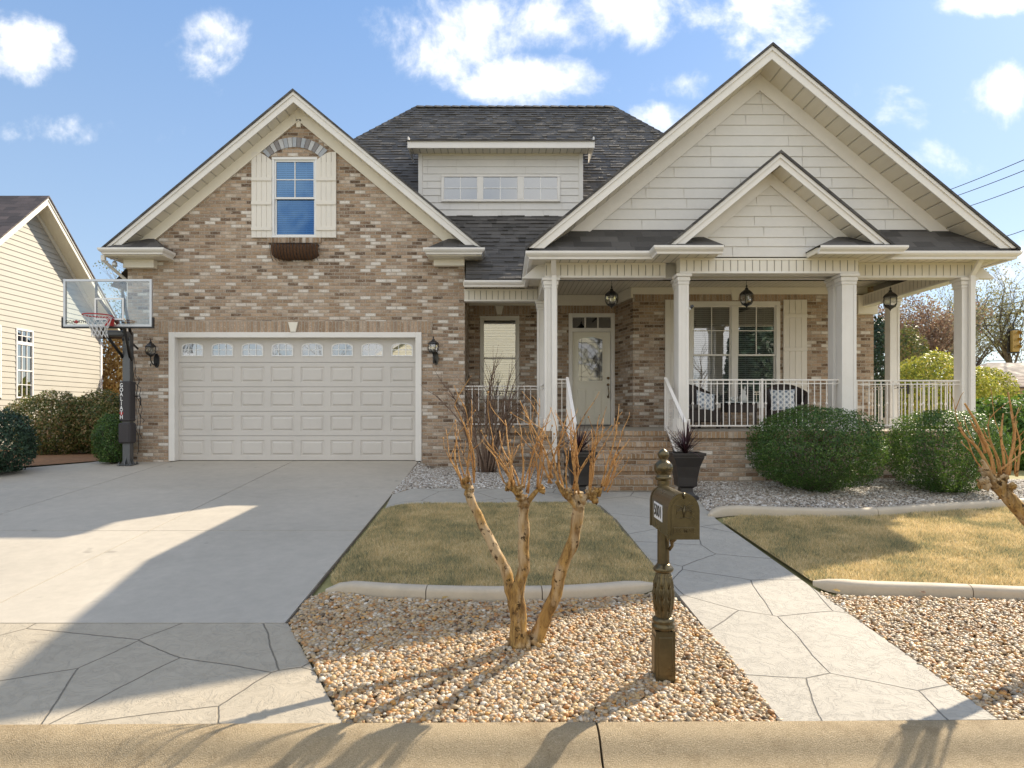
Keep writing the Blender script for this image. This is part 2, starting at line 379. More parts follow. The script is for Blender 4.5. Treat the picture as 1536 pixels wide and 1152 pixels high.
m_box=islands('boxwood_leaf',[(0,(.018,.045,.013)),(.4,(.038,.09,.023)),(.75,(.07,.145,.036)),(1,(.17,.26,.07))],.42,trans=.3,tint=(.3,.5,.06),patch=.9,pscale=3)
m_hedge=islands('hedge_leaf',[(0,(.04,.065,.022)),(.35,(.09,.12,.035)),(.6,(.17,.19,.06)),(.8,(.30,.22,.10)),(1,(.36,.22,.11))],.5,trans=.3,tint=(.3,.35,.06))
m_holly=islands('holly_leaf',[(0,(.03,.07,.02)),(.5,(.07,.15,.035)),(1,(.14,.24,.06))],.55,spec=.2,trans=.3,tint=(.3,.5,.06))
m_yellow=islands('golden_leaf',[(0,(.12,.17,.03)),(.4,(.30,.34,.05)),(.8,(.48,.46,.08)),(1,(.60,.42,.08))],.5,trans=.4,tint=(.6,.6,.1))
m_dkleaf=islands('dark_evergreen_leaf',[(0,(.015,.035,.02)),(.6,(.03,.065,.035)),(1,(.06,.11,.06))],.5,trans=.15)
m_autumn=islands('autumn_leaf',[(0,(.19,.11,.075)),(.5,(.28,.18,.12)),(1,(.34,.26,.17))],.6,trans=.4)
m_olive=islands('pale_leaf',[(0,(.22,.22,.10)),(.5,(.34,.32,.16)),(1,(.42,.40,.24))],.6,trans=.4)
m_straw=islands('straw_leaf',[(0,(.22,.12,.04)),(.5,(.50,.33,.11)),(1,(.70,.55,.25))],.6,trans=.35)
m_cord=islands('cordyline_leaf',[(0,(.035,.018,.022)),(1,(.085,.035,.045))],.4)
# pillow lattice
def pillow_mat():
    t=NT('lattice_fabric'); tc=t.n('ShaderNodeTexCoord'); sp=t.n('ShaderNodeSeparateXYZ'); t.t.links.new(tc.outputs['Object'],sp.inputs[0])
    a=t.m('ADD',sp.outputs[0],sp.outputs[2]); b=t.m('SUBTRACT',sp.outputs[0],sp.outputs[2])
    def ln(v):
        f=t.m('FRACT',t.m('DIVIDE',v,.105)); d=t.m('ABSOLUTE',t.m('SUBTRACT',f,.5)); 
        return t.m('SUBTRACT',1.0,t.m('MULTIPLY',t.mr(d,.10,.13),t.m('SUBTRACT',1.0,t.m('MULTIPLY',t.mr(d,.20,.215),t.m('SUBTRACT',1.0,t.mr(d,.27,.285))))))
    w=t.m('MAXIMUM',ln(a),ln(b))
    t.pbr(t.mix(w,(.16,.22,.30),(.82,.84,.86)),.85,t.bump(t.noise(200,2),.3,.002)); return t.mat
m_pil=pillow_mat()
# ------------------------------------------------------------------ ground surfaces
def clip_cell(poly,x0,x1,y0,y1):
    def cl(pts,ins,isec):
        out=[]
        for i in range(len(pts)):
            a=pts[i-1]; b=pts[i]; ia=ins(a); ib=ins(b)
            if ib:
                if not ia: out.append(isec(a,b))
                out.append(b)
            elif ia: out.append(isec(a,b))
        return out
    def vx(X): return lambda a,b:(X,a[1]+(b[1]-a[1])*(X-a[0])/(b[0]-a[0]))
    def vy(Y): return lambda a,b:(a[0]+(b[0]-a[0])*(Y-a[1])/(b[1]-a[1]),Y)
    p=cl(poly,lambda q:q[0]>=x0,vx(x0))
    if p: p=cl(p,lambda q:q[0]<=x1,vx(x1))
    if p: p=cl(p,lambda q:q[1]>=y0,vy(y0))
    if p: p=cl(p,lambda q:q[1]<=y1,vy(y1))
    return p
def sheet(name,poly,mat,off,step=.35,skirt=0.0,zf=None):
    mb=MB().mat(mat); xs=[p[0] for p in poly]; ys=[p[1] for p in poly]
    zf=zf or g
    nx=int((max(xs)-min(xs))/step)+1; ny=int((max(ys)-min(ys))/step)+1
    for i in range(nx):
        for j in range(ny):
            x0=min(xs)+i*step; y0=min(ys)+j*step
            p=clip_cell(poly,x0,x0+step,y0,y0+step)
            q=[]
            for a in p:
                if not q or (abs(a[0]-q[-1][0])+abs(a[1]-q[-1][1]))>1e-5: q.append(a)
            if len(q)>=3:
                ar=sum(q[k-1][0]*q[k][1]-q[k][0]*q[k-1][1] for k in range(len(q)))
                if abs(ar)>1e-6: mb.poly([(a[0],a[1],zf(*a)+off) for a in q])
    if skirt:
        n=len(poly)
        for k in range(n):
            a=poly[k-1]; b=poly[k]; L=math.dist(a,b); m=max(1,int(L/.4))
            for i in range(m):
                p=[a[t]+(b[t]-a[t])*i/m for t in (0,1)]; q=[a[t]+(b[t]-a[t])*(i+1)/m for t in (0,1)]
                mb.poly([(p[0],p[1],zf(*p)+off),(q[0],q[1],zf(*q)+off),(q[0],q[1],zf(*q)+off-skirt),(p[0],p[1],zf(*p)+off-skirt)])
    o=mb.build(name); return o
def inside(poly,x,y):
    c=np.zeros(len(x),bool); n=len(poly)
    for i in range(n):
        x0,y0=poly[i-1]; x1,y1=poly[i]
        if y0==y1: continue
        c^=((y0>y)!=(y1>y))&(x<(x1-x0)*(y-y0)/(y1-y0)+x0)
    return c
def scatter(poly,dens,seed):
    r=np.random.RandomState(seed); xs=[p[0] for p in poly]; ys=[p[1] for p in poly]
    A=(max(xs)-min(xs))*(max(ys)-min(ys)); n=int(A*dens)
    x=r.uniform(min(xs),max(xs),n); y=r.uniform(min(ys),max(ys),n); k=inside(poly,x,y)
    return x[k],y[k]
# base ground: one sheet to the horizon, finer near the house
mb=MB().mat(m_fargrass)
xs=[-400,-150,-60,-25,-12,-9,-6,-4,-2.5,-1.9,-1.8,-1.7,-1.6,-1.5,-1.4,-1.3,-1,0,2,4,7,10,15,25,60,150,400]
ys=[-400,-120,-40,-15,0,3.4,3.64,3.68,4,5,6,7,8,9,10,10.47,11,12,13,13.33,14,16,20,30,60,150,400]
gb=[(x,y,g(x,y)-.045) for y in ys for x in xs]; w=len(xs)
mb.add(gb,[[j*w+i,j*w+i+1,(j+1)*w+i+1,(j+1)*w+i] for j in range(len(ys)-1) for i in range(w-1)])
tag(mb.build('ground'),kind='structure')
KX=lambda x: 3.70+.010*x
dr_poly=[(-1.70,13.4),(-1.655,5.12),(-13,5.12),(-13,11.7),(-9.2,12.2),(-8.1,13.1),(-8.0,13.4)]
# driveway built as slabs with open joints
jx=[-13,-9.1,-6.58,-4.19,-1.68]; jy=[5.12,7.88,10.5,13.4]
mbd=MB()
def slab_poly(x0,x1,y0,y1):
    return clip_cell(dr_poly,x0,x1,y0,y1)
drv=None
mb=MB().mat(m_conc)
for i in range(4):
    for j in range(3):
        q=slab_poly(jx[i]+.006,jx[i+1]-.006,jy[j]+.006,jy[j+1]-.006)
        if len(q)<3: continue
        sx0=min(p[0] for p in q); sx1=max(p[0] for p in q); sy0=min(p[1] for p in q); sy1=max(p[1] for p in q)
        st=.5
        for a in range(int((sx1-sx0)/st)+1):
            for b in range(int((sy1-sy0)/st)+1):
                c=clip_cell(q,sx0+a*st,sx0+(a+1)*st,sy0+b*st,sy0+(b+1)*st)
                if len(c)>=3: mb.poly([(p[0],p[1],g(-5,p[1])+.0) for p in c])
        n=len(q)
        for k in range(n):
            a,b=q[k-1],q[k]
            mb.poly([(a[0],a[1],g(-5,a[1])),(b[0],b[1],g(-5,b[1])),(b[0],b[1],g(-5,b[1])-.05),(a[0],a[1],g(-5,a[1])-.05)])
tag(mb.build('driveway'),kind='structure')
tag(sheet('driveway_joints',[(-13,5.12),(-1.66,5.12),(-1.70,13.3),(-9,12.1),(-13,11.6)],m_soil,-.018,.8,zf=lambda x,y:g(-5,y)),kind='structure')
ap=[(-1.655,5.105),(PX(516,3.69),3.69),(-10,3.60),(-9.4,5.105)]
tag(sheet('driveway_apron',ap,m_stamp,.003,.3,skirt=.05,zf=lambda x,y:g(-5,y)if y>3.66 else g(-5,3.661)),kind='structure')
wk=[G(1497,1080),G(1300,940),G(1075,780),G(1055,760),(2.78,9.85),(2.78,10.2),(.9,10.2),(.85,9.92),(-1.66,9.92),G(578,762),G(610,757),G(870,752),G(900,758),G(925,780),G(1173,1083)]
tag(sheet('walkway',wk,m_walk,.004,.3,skirt=.06),kind='structure')
# curb with rolled profile, road
mb=MB().mat(m_curb)
prof=[(.0,-1.78),(.0,-1.722),(-.02,-1.716),(-.08,-1.716),(-.13,-1.728),(-.17,-1.75),(-.21,-1.785),(-.25,-1.815),(-.30,-1.835),(-.55,-1.845),(-.555,-1.95)]
segs=[-9.9,-7.1,-4.1,.51,3.6,6.4,9.4,12.4]
segx=[-24]+segs+[24]
for a,b in zip(segx[:-1],segx[1:]):
    a2=a+.006; b2=b-.006; m=max(2,int((b2-a2)/.5))
    vs=[]; 
    for i in range(m+1):
        x=a2+(b2-a2)*i/m
        for dy,z in prof: vs.append((x,KX(x)+dy,z))
    n=len(prof)
    mb.add(vs,[[i*n+k,i*n+k+1,(i+1)*n+k+1,(i+1)*n+k] for i in range(m) for k in range(n-1)],True)
    mb.add(vs[:n],[list(range(n))]); mb.add(vs[-n:],[list(range(n))[::-1]])
tag(mb.build('curb'),kind='structure')
mb=MB().mat(m_asph); mb.poly([(-200,-5,-1.85),(200,-5,-1.85),(200,3.3,-1.853),(-200,3.3,-1.853)])
tag(mb.build('road'),kind='structure')
# garden beds
lawn_l=[G(575,768),G(594,760),G(635,757),G(868,755),G(893,759),G(915,777),G(985,858),G(988,870),G(975,876),G(900,883),G(740,888),G(600,884),G(545,880),G(503,875),G(496,866)]
bed_front=[G(487,888),G(560,896),G(740,902),G(900,897),G(985,889),G(1008,893),G(1090,975),G(1174,1083),(G(1174,1083)[0],3.70),(PX(516,3.70)+.01,3.70),(-1.64,5.1),(-1.66,5.6)]
bed_right=[G(1224,886),G(1250,893),G(1536,900),(8,5.9),(8,3.78),G(1499,1080)]
lawn_r=[G(1084,783),G(1110,775),G(1200,776),G(1300,777),G(1400,770),G(1500,763),(9.3,9.1),(14,9.6),(14,5.2),G(1536,888),G(1300,882),G(1250,879),G(1215,870)]
grav_r=[(2.8,10.75),(2.8,9.9),G(1062,768),G(1090,763),G(1200,767),G(1300,768),G(1400,760),G(1500,756),(8.6,9.5),(8.6,10.75)]
grav_l=[(-1.68,13.15),(-1.68,9.95),(.9,9.95),(.9,10.75),(.62,10.75),(.62,13.1)]
tag(sheet('lawn_soil',lawn_l,m_grassbase,.01,.4,skirt=.05),kind='structure')
tag(sheet('right_lawn_soil',lawn_r,m_grassbase,.0,.4),kind='structure')
tag(sheet('bed_soil',bed_front,m_soil,-.015,.4),kind='structure')
tag(sheet('right_bed_soil',bed_right,m_soil,-.015,.4),kind='structure')
tag(sheet('foundation_bed_soil',grav_r,m_soil,-.015,.4),kind='structure')
tag(sheet('entry_bed_soil',grav_l,m_soil,-.015,.4),kind='structure')
tag(sheet('mulch_strip',[(-30,12.0),(-9.3,12.35),(-8.1,13.2),(-7.5,13.6),(-7.5,30),(-30,30)],m_mulch,.01,1.5),kind='structure')
def icos(sub=1):
    bm=bmesh.new(); bmesh.ops.create_icosphere(bm,subdivisions=sub,radius=1)
    V=np.array([v.co[:] for v in bm.verts]); Fc=np.array([[v.index for v in f.verts] for f in bm.faces]); bm.free(); return V,Fc
def stones(name,poly,dens,smin,smax,mat,seed,sub=1,zb=-.012,lay=2,angular=0):
    V,Fc=icos(sub); r=np.random.RandomState(seed); X,Y=scatter(poly,dens,seed); n=len(X)
    gv=np.array([g(a,b) for a,b in zip(X,Y)])
    s=r.uniform(smin,smax,n)*.5
    asp=np.stack([s*r.uniform(.9,1.5,n),s*r.uniform(.75,1.1,n),s*r.uniform(.45,.8,n)],1)
    al=r.uniform(0,2*np.pi,n); be=r.normal(0,.35,n)
    out=V[None]*asp[:,None,:]
    if angular: out=out*(1+r.uniform(-angular,angular,(n,len(V),1)))
    x=out[...,0]; y=out[...,1]; z=out[...,2]
    x,z=x*np.cos(be)[:,None]-z*np.sin(be)[:,None], x*np.sin(be)[:,None]+z*np.cos(be)[:,None]
    x,y=x*np.cos(al)[:,None]-y*np.sin(al)[:,None], x*np.sin(al)[:,None]+y*np.cos(al)[:,None]
    zz=gv+zb+r.randint(0,lay,n)*smin*.42+r.uniform(0,.004,n)
    P3=np.stack([x+X[:,None],y+Y[:,None],z+zz[:,None]],-1).reshape(-1,3)
    FF=(Fc[None]+(np.arange(n)*len(V))[:,None,None]).reshape(-1,3)
    return mesh_np(name,P3,FF,mat,smooth=not angular)
tag(stones('river_rock',bed_front,3900,.022,.046,m_peb,1),'tan and orange river pebbles in the bed round the mailbox','pebbles',kind='stuff')
tag(stones('river_rock',bed_right,3300,.022,.046,m_peb,2),'tan river pebbles in the bed right of the stamped walk','pebbles',kind='stuff')
tag(stones('grey_gravel',grav_r,3000,.018,.045,m_grav,3,angular=.2),'grey gravel under the two round bushes','gravel',kind='stuff')
tag(stones('grey_gravel',grav_l,3000,.018,.045,m_grav,4,angular=.2),'grey gravel between the garage wall and the steps','gravel',kind='stuff')
def blades(name,poly,dens,seed,h0=.020,h1=.050,off=.005,w=.0028):
    r=np.random.RandomState(seed); X,Y=scatter(poly,dens,seed); n=len(X)
    # uneven, patchy height
    pat=np.array([mnoise.noise(Vector((a*2.2,b*2.2,seed)))+.6*mnoise.noise(Vector((a*7,b*7,seed))) for a,b in zip(X,Y)])
    gv=np.array([g(a,b) for a,b in zip(X,Y)])+off
    h=r.uniform(h0,h1,n)*(1+.45*pat); al=r.uniform(0,2*np.pi,n); l=r.uniform(.1,1.0,n)*h; be=r.uniform(0,2*np.pi,n)
    ww=w*r.uniform(.8,1.6,n)
    a=np.stack([X-ww*np.cos(al),Y-ww*np.sin(al),gv],1); b=np.stack([X+ww*np.cos(al),Y+ww*np.sin(al),gv],1)
    c=np.stack([X+l*np.cos(be),Y+l*np.sin(be),gv+h],1)
    P3=np.stack([a,b,c],1).reshape(-1,3); return mesh_np(name,P3,np.arange(3*n).reshape(-1,3),mat=m_blade)
lawn_rv=[p if p[0]<9 else (9.2,p[1]) for p in lawn_r]
tag(blades('lawn_grass',lawn_l,15000,5),'short dormant grass of the small lawn left of the walk','grass',kind='stuff')
tag(blades('lawn_grass',lawn_rv,11000,6),'short golden dormant grass of the lawn right of the walk','grass',kind='stuff')
# landscape edging
def edging(label,pts,w=.125,h=.075,cuts=3):
    pts=[Vector((*p,0)) for p in pts]
    # resample
    dense=[]
    for a,b in zip(pts[:-1],pts[1:]):
        m=max(1,int((b-a).length/.12))
        for i in range(m): dense.append(a.lerp(b,i/m))
    dense.append(pts[-1])
    for _ in range(3): dense=[dense[0]]+[(dense[i-1]+dense[i]*2+dense[i+1])/4 for i in range(1,len(dense)-1)]+[dense[-1]]
    root=empty('garden_edging',(dense[0].x,dense[0].y,g(dense[0].x,dense[0].y)),label,'edging','poured concrete edgings round the lawns')
    pr=[(-.5,-.5),(-.5,.55),(-.40,.82),(-.22,.97),(0,1.0),(.22,.97),(.40,.82),(.5,.55),(.5,-.5)]
    N=len(dense); per=max(6,N//cuts); i0=0
    while i0<N-1:
        i1=min(N-1,i0+per)
        if N-1-i1<4: i1=N-1
        mb=MB().mat(m_edge); vs=[]
        for i in range(i0,i1+1):
            d=(dense[min(i+1,N-1)]-dense[max(i-1,0)]).normalized(); nn=Vector((d.y,-d.x,0)); p=dense[i].copy()
            if i==i0: p+=d*.004
            if i==i1: p-=d*.004
            s=1
            if i==0 or i==N-1: s=.35
            elif i in (1,N-2): s=.8
            for u,v in pr:
                q=p+nn*u*w*s; vs.append((q.x,q.y,g(q.x,q.y)+.005+v*h*s))
        n=len(pr); m=i1-i0
        mb.add(vs,[[i*n+k,i*n+k+1,(i+1)*n+k+1,(i+1)*n+k] for i in range(m) for k in range(n-1)],True)
        mb.add(vs[:n],[list(range(n))]); mb.add(vs[-n:],[list(range(n))[::-1]])
        mb.build('edging_segment',root); i0=i1
    return root
edging('pale concrete edging along the front of the small left lawn',[G(488,889),G(510,884),G(550,888),G(640,893),G(740,895),G(860,893),G(940,887),G(984,880)])
edging('pale concrete edging along the front of the right lawn',[G(1219,876),G(1240,882),G(1290,886),G(1400,889),G(1536,895),(6.5,5.4)])
edging('curved pale concrete edging between the round bushes and the right lawn',[G(1064,775),G(1075,769),G(1100,767),G(1200,771),G(1300,772),G(1400,765),G(1500,759),(8.7,9.35)])
# ================================================================== THE HOUSE
H=empty('house',(0,13.2,-.97),'tan brick house with three cream gables, a two-car garage and a raised front porch','house')
def wall(mb,x0,x1,z0,z1,holes,y,th=.12):
    xs=sorted({x0,x1,*[h[0] for h in holes],*[h[1] for h in holes]}); zs=sorted({z0,z1,*[h[2] for h in holes],*[h[3] for h in holes]})
    for a,b in zip(xs[:-1],xs[1:]):
        for c,d in zip(zs[:-1],zs[1:]):
            mx,mz=(a+b)/2,(c+d)/2
            if any(h[0]<mx<h[1] and h[2]<mz<h[3] for h in holes): continue
            mb.poly([(a,y,c),(b,y,c),(b,y,d),(a,y,d)])
    for hx0,hx1,hz0,hz1 in holes:
        mb.poly([(hx0,y,hz0),(hx0,y+th,hz0),(hx0,y+th,hz1),(hx0,y,hz1)]); mb.poly([(hx1,y,hz0),(hx1,y+th,hz0),(hx1,y+th,hz1),(hx1,y,hz1)])
        mb.poly([(hx0,y,hz1),(hx1,y,hz1),(hx1,y+th,hz1),(hx0,y+th,hz1)]); mb.poly([(hx0,y,hz0),(hx1,y,hz0),(hx1,y+th,hz0),(hx0,y+th,hz0)])
FL=-.31; BB=2.18; BT=2.42; EZ=2.51     # porch floor, beam bottom and top, eaves
# --- garage wall
GX0,GX1,GY=-7.45,-.78,13.2
go=(-6.61,-1.65,-1.0,1.557); gw=(PX(408,GY),PX(476,GY),PZ(357,GY),PZ(236,GY))
slope=.83
gxc,gzr=PX(440,12.85),PZ(134,12.85)
mb=MB().mat(m_brick)
wall(mb,GX0,GX1,-1.15,2.75,[go],GY,.16)
# gable part above, with the window opening
def gz(x): return gzr-.05-slope*abs(x-gxc)
xl=gxc-(gzr-.05-2.75)/slope; xr=gxc+(gzr-.05-2.75)/slope
wx0,wx1,wz0,wz1=gw
mb.poly([(GX0,GY,2.75),(GX1,GY,2.75),(GX1,GY,gz(GX1)),(gxc+(gzr-.05-wz0)/slope,GY,wz0),(gxc-(gzr-.05-wz0)/slope,GY,wz0),(GX0,GY,gz(GX0))])
zl=wz0
for (a,b) in ((gxc-(gzr-.05-wz0)/slope,wx0),(wx1,gxc+(gzr-.05-wz0)/slope)):
    if b==wx0: mb.poly([(a,GY,wz0),(b,GY,wz0),(b,GY,min(wz1,gz(b)))]+([(gxc-(gzr-.05-wz1)/slope,GY,wz1)] if gz(b)>wz1 else []))
    else: mb.poly([(a,GY,wz0),(b,GY,wz0),(gxc+(gzr-.05-wz1)/slope,GY,wz1),(a,GY,wz1)] if gz(a)>wz1 else [(a,GY,wz0),(b,GY,wz0),(a,GY,gz(a))])
mb.poly([(gxc-(gzr-.05-wz1)/slope,GY,wz1),(gxc+(gzr-.05-wz1)/slope,GY,wz1),(gxc,GY,gzr-.05)])
for a,b in (((wx0,wz0),(wx0,wz1)),((wx1,wz0),(wx1,wz1)),((wx0,wz1),(wx1,wz1)),((wx0,wz0),(wx1,wz0))):
    mb.poly([(a[0],GY,a[1]),(b[0],GY,b[1]),(b[0],GY+.12,b[1]),(a[0],GY+.12,a[1])])
# side and back walls of the whole body
YB=24.3
mb.poly([(GX0,GY,-1.3),(GX0,YB,-1.3),(GX0,YB,3.2),(GX0,GY,3.2)])
mb.poly([(GX1,GY,-1.3),(GX1,14.8,-1.3),(GX1,14.8,3.2),(GX1,GY,3.2)])
mb.poly([(7.70,13.89,-1.3),(7.70,YB,-1.3),(7.70,YB,2.6),(7.70,13.89,2.6)])
mb.poly([(GX0,YB,-1.3),(7.70,YB,-1.3),(7.70,YB,2.6),(GX0,YB,2.6)])
mb.build('garage_wall',H)
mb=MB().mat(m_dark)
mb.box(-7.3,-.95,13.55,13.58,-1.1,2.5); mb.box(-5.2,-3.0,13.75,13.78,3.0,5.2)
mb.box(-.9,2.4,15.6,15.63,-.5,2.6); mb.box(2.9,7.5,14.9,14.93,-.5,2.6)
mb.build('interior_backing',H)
# --- entry walls
DY=14.8; WY=13.89
lw=(PX(720,DY),PX(779,DY),PZ(599,DY),PZ(474,DY))
dw=(PX(853,DY),PX(922,DY),FL,PZ(470,DY))
mb=MB().mat(m_brick); wall(mb,GX1,2.50,-1.2,2.75,[lw,dw],DY,.12); mb.build('entry_wall',H)
mb=MB().mat(m_brick); mb.poly([(2.50,DY,-.4),(2.69,WY,-.4),(2.69,WY,2.75),(2.50,DY,2.75)]); 
ww=(PX(1033,WY),PX(1170,WY),PZ(612,WY),PZ(452,WY))
wall(mb,2.69,7.70,-1.2,2.75,[ww],WY,.12); mb.build('front_room_wall',H)
# soldier courses
def pieces(name,mat,boxes,bev=False):
    for b in boxes:
        mb=MB().mat(mat); (mb.bbox if bev else mb.box)(*b); mb.build(name,H)
pieces('soldier_course',m_soldier,[(-6.85,-1.42,GY-.012,GY+.02,1.56,1.80),(lw[0]-.15,lw[1]+.25,DY-.01,DY+.02,lw[3]+.002,lw[3]+.23),(dw[0]-.2,2.49,DY-.01,DY+.02,dw[3]+.002,dw[3]+.20),(2.72,ww[1]+.75,WY-.01,WY+.02,ww[3]+.002,ww[3]+.215)])
mb=MB().mat(brick('sill_brick',bw=.0675,bh=.30,rot=True,warm=.2)); mb.box(wx0-.08,wx1+.08,GY-.035,GY+.1,wz0-.10,wz0)
mb.build('window_sill',H)
# segmental brick arch over the gable window
mb=MB(); arc_mats=[paint('arch_brick_a',(.42,.45,.50),.85,.15,30,.5,60),paint('arch_brick_b',(.26,.25,.26),.85,.2,30,.5,60),paint('arch_brick_c',(.55,.56,.58),.85,.15,30,.5,60)]
acx=(wx0+wx1)/2; hw=(wx1-wx0)/2+.10; rise=.22; Rr=(hw*hw+rise*rise)/(2*rise); azc=wz1+.20+.0-Rr+.04
th=math.asin(hw/Rr); nb=15
for k in range(nb):
    a0=-th+2*th*k/nb+.006; a1=-th+2*th*(k+1)/nb-.006
    mb.mat(arc_mats[(k*7+k//3)%3])
    mb.prism([(acx+math.sin(a)*r,azc+math.cos(a)*r) for a,r in ((a0,Rr-.04),(a1,Rr-.04),(a1,Rr+.15),(a0,Rr+.15))],GY-.02,GY+.02)
mb.build('brick_arch',H)
# keystones
def keystone(xc,y,z0,h,w0,w1,name='keystone'):
    mb=MB().mat(m_trimy); mb.prism([(xc-w0/2,z0),(xc+w0/2,z0),(xc+w1/2,z0+h),(xc-w1/2,z0+h)],y-.035,y+.01); return mb.build(name,H)
keystone(PX(440.5,GY),GY-.01,PZ(498,GY),.19,.10,.19); keystone(PX(749,DY),DY-.01,lw[3]+.03,.19,.10,.18); keystone(PX(1102,WY),WY-.01,ww[3]+.02,.21,.12,.19)
keystone(gxc+.0,GY-.0,PZ(190,GY)-.02,.15,.08,.10)
# --- windows
def window(x0,x1,z0,z1,y,frame=.06,units=1,mull=.08,grid=(2,2),lower_grid=False,split=.5,gm=None,blind=None,curt=None,slats='both',name='window',fm=None,sash=.035):
    fm=fm or m_white; gm=gm or m_glass
    mb=MB().mat(fm); f=frame
    root=MB().mat(fm)
    root.bbox(x0,x1,y-.02,y+.07,z1-f,z1); root.bbox(x0,x1,y-.035,y+.07,z0,z0+f*.9)
    root.bbox(x0,x0+f,y-.02,y+.07,z0+f*.9+.001,z1-f-.001); root.bbox(x1-f,x1,y-.02,y+.07,z0+f*.9+.001,z1-f-.001)
    W=(x1-x0-2*f-(units-1)*mull)/units
    for u in range(1,units):
        a=x0+f+u*W+(u-1)*mull; root.bbox(a,a+mull,y-.015,y+.07,z0+f*.9+.001,z1-f-.001)
    o=root.build(name,H)
    sa=MB().mat(fm); pa=MB().mat(gm); bl=MB(); zi0,zi1=z0+f*.9,z1-f
    for u in range(units):
        a=x0+f+u*(W+mull); b=a+W
        if split:
            zm=zi0+(zi1-zi0)*split; parts=[(zi0,zm+.02,.045,lower_grid),(zm-.02,zi1,.012,True)]
        else: parts=[(zi0,zi1,.02,True)]
        for (c,d,dy,gr) in parts:
            s_=sash; yy=y+dy
            sa.box(a,b,yy,yy+.03,c,c+s_); sa.box(a,b,yy,yy+.03,d-s_,d); sa.box(a,a+s_*.8,yy,yy+.03,c+s_+.0005,d-s_-.0005); sa.box(b-s_*.8,b,yy,yy+.03,c+s_+.0005,d-s_-.0005)
            if gr:
                for i in range(1,grid[0]):
                    xm=a+(b-a)*i/grid[0]; sa.box(xm-.009,xm+.009,yy+.006,yy+.018,c+s_,d-s_)
                for i in range(1,grid[1]):
                    zz=c+(d-c)*i/grid[1]; sa.box(a+s_*.8,b-s_*.8,yy+.007,yy+.017,zz-.009,zz+.009)
            pa.poly([(a+.01,yy+.02,c+.01),(b-.01,yy+.02,c+.01),(b-.01,yy+.02,d-.01),(a+.01,yy+.02,d-.01)])
        if blind:
            bl.mat(blind); z=zi0+.02
            while z<zi1-.03:
                bl.add([(a+.01,y+.10,z),(b-.01,y+.10,z),(b-.01,y+.113,z+.030),(a+.01,y+.113,z+.030)],[[0,1,2,3]]); z+=.042
            for q in (.25,.75): bl.box(a+(b-a)*q-.004,a+(b-a)*q+.004,y+.095,y+.099,zi0,zi1)
        if curt:
            bl.mat(curt); n=40; vs=[]
            ca,cb=a+W*.55,b
            for i in range(n+1):
                x=ca+(cb-ca)*i/n; vs+= [(x,y+.2+.02*math.sin(i*1.3),zi0),(x,y+.2+.02*math.sin(i*1.3),zi1)]
            bl.add(vs,[[2*i,2*i+2,2*i+3,2*i+1] for i in range(n)],True)
    sa.build('sash',o); pa.build('pane',o)
    if bl.v: bl.build('blind',o)
    return o
def parent_fix(): pass
window(*gw[:2],gw[2],gw[3],GY,frame=.05,gm=m_glassup,blind=paint('bluish_blind',(.50,.58,.66),.5,.03,3,.05,30))  # slats coloured blue too, standing in for the reflected sky
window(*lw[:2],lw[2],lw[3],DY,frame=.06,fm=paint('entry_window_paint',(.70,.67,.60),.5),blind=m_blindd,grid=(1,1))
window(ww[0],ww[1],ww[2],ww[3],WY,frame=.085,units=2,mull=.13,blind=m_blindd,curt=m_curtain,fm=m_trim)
# --- shutters
def shutter(x0,x1,z0,z1,y,arch=0,bars=(.08,.36,.62,.9)):
    mb=MB().mat(m_shut); n=4; w=(x1-x0)/n
    for k in range(n):
        a=x0+k*w+.004; b=x0+(k+1)*w-.004
        def top(x):
            if not arch: return z1
            u=(x-x0)/(x1-x0); u=u if arch>0 else 1-u
            return z1-.17*max(0,(u-.25)/.75)**1.6
        mb.prism([(a,z0),(b,z0),(b,top(b)),((a+b)/2,top((a+b)/2)),(a,top(a))],y-.04,y-.012)
    mb.box(x0+.003,x1-.003,y-.030,y-.008,z0+.003,z1-.2)
    for q in bars:
        zc=z0+(z1-z0)*q; mb.bbox(x0,x1,y-.06,y-.041,zc-.035,zc+.035)
    return mb.build('shutter',H)
sz0,sz1=PZ(357,GY),PZ(229,GY)
shutter(PX(378,GY),PX(408.5,GY),sz0,sz1,GY,1,(.10,.40,.68)); shutter(PX(475,GY),PX(505,GY),sz0,sz1,GY,-1,(.10,.40,.68))
shutter(PX(997,WY),PX(1030,WY),PZ(599,WY),PZ(450,WY),WY,0,(.14,.50,.84)); shutter(PX(1174,WY),PX(1209.5,WY),PZ(599,WY),PZ(450,WY),WY,0,(.14,.50,.84))
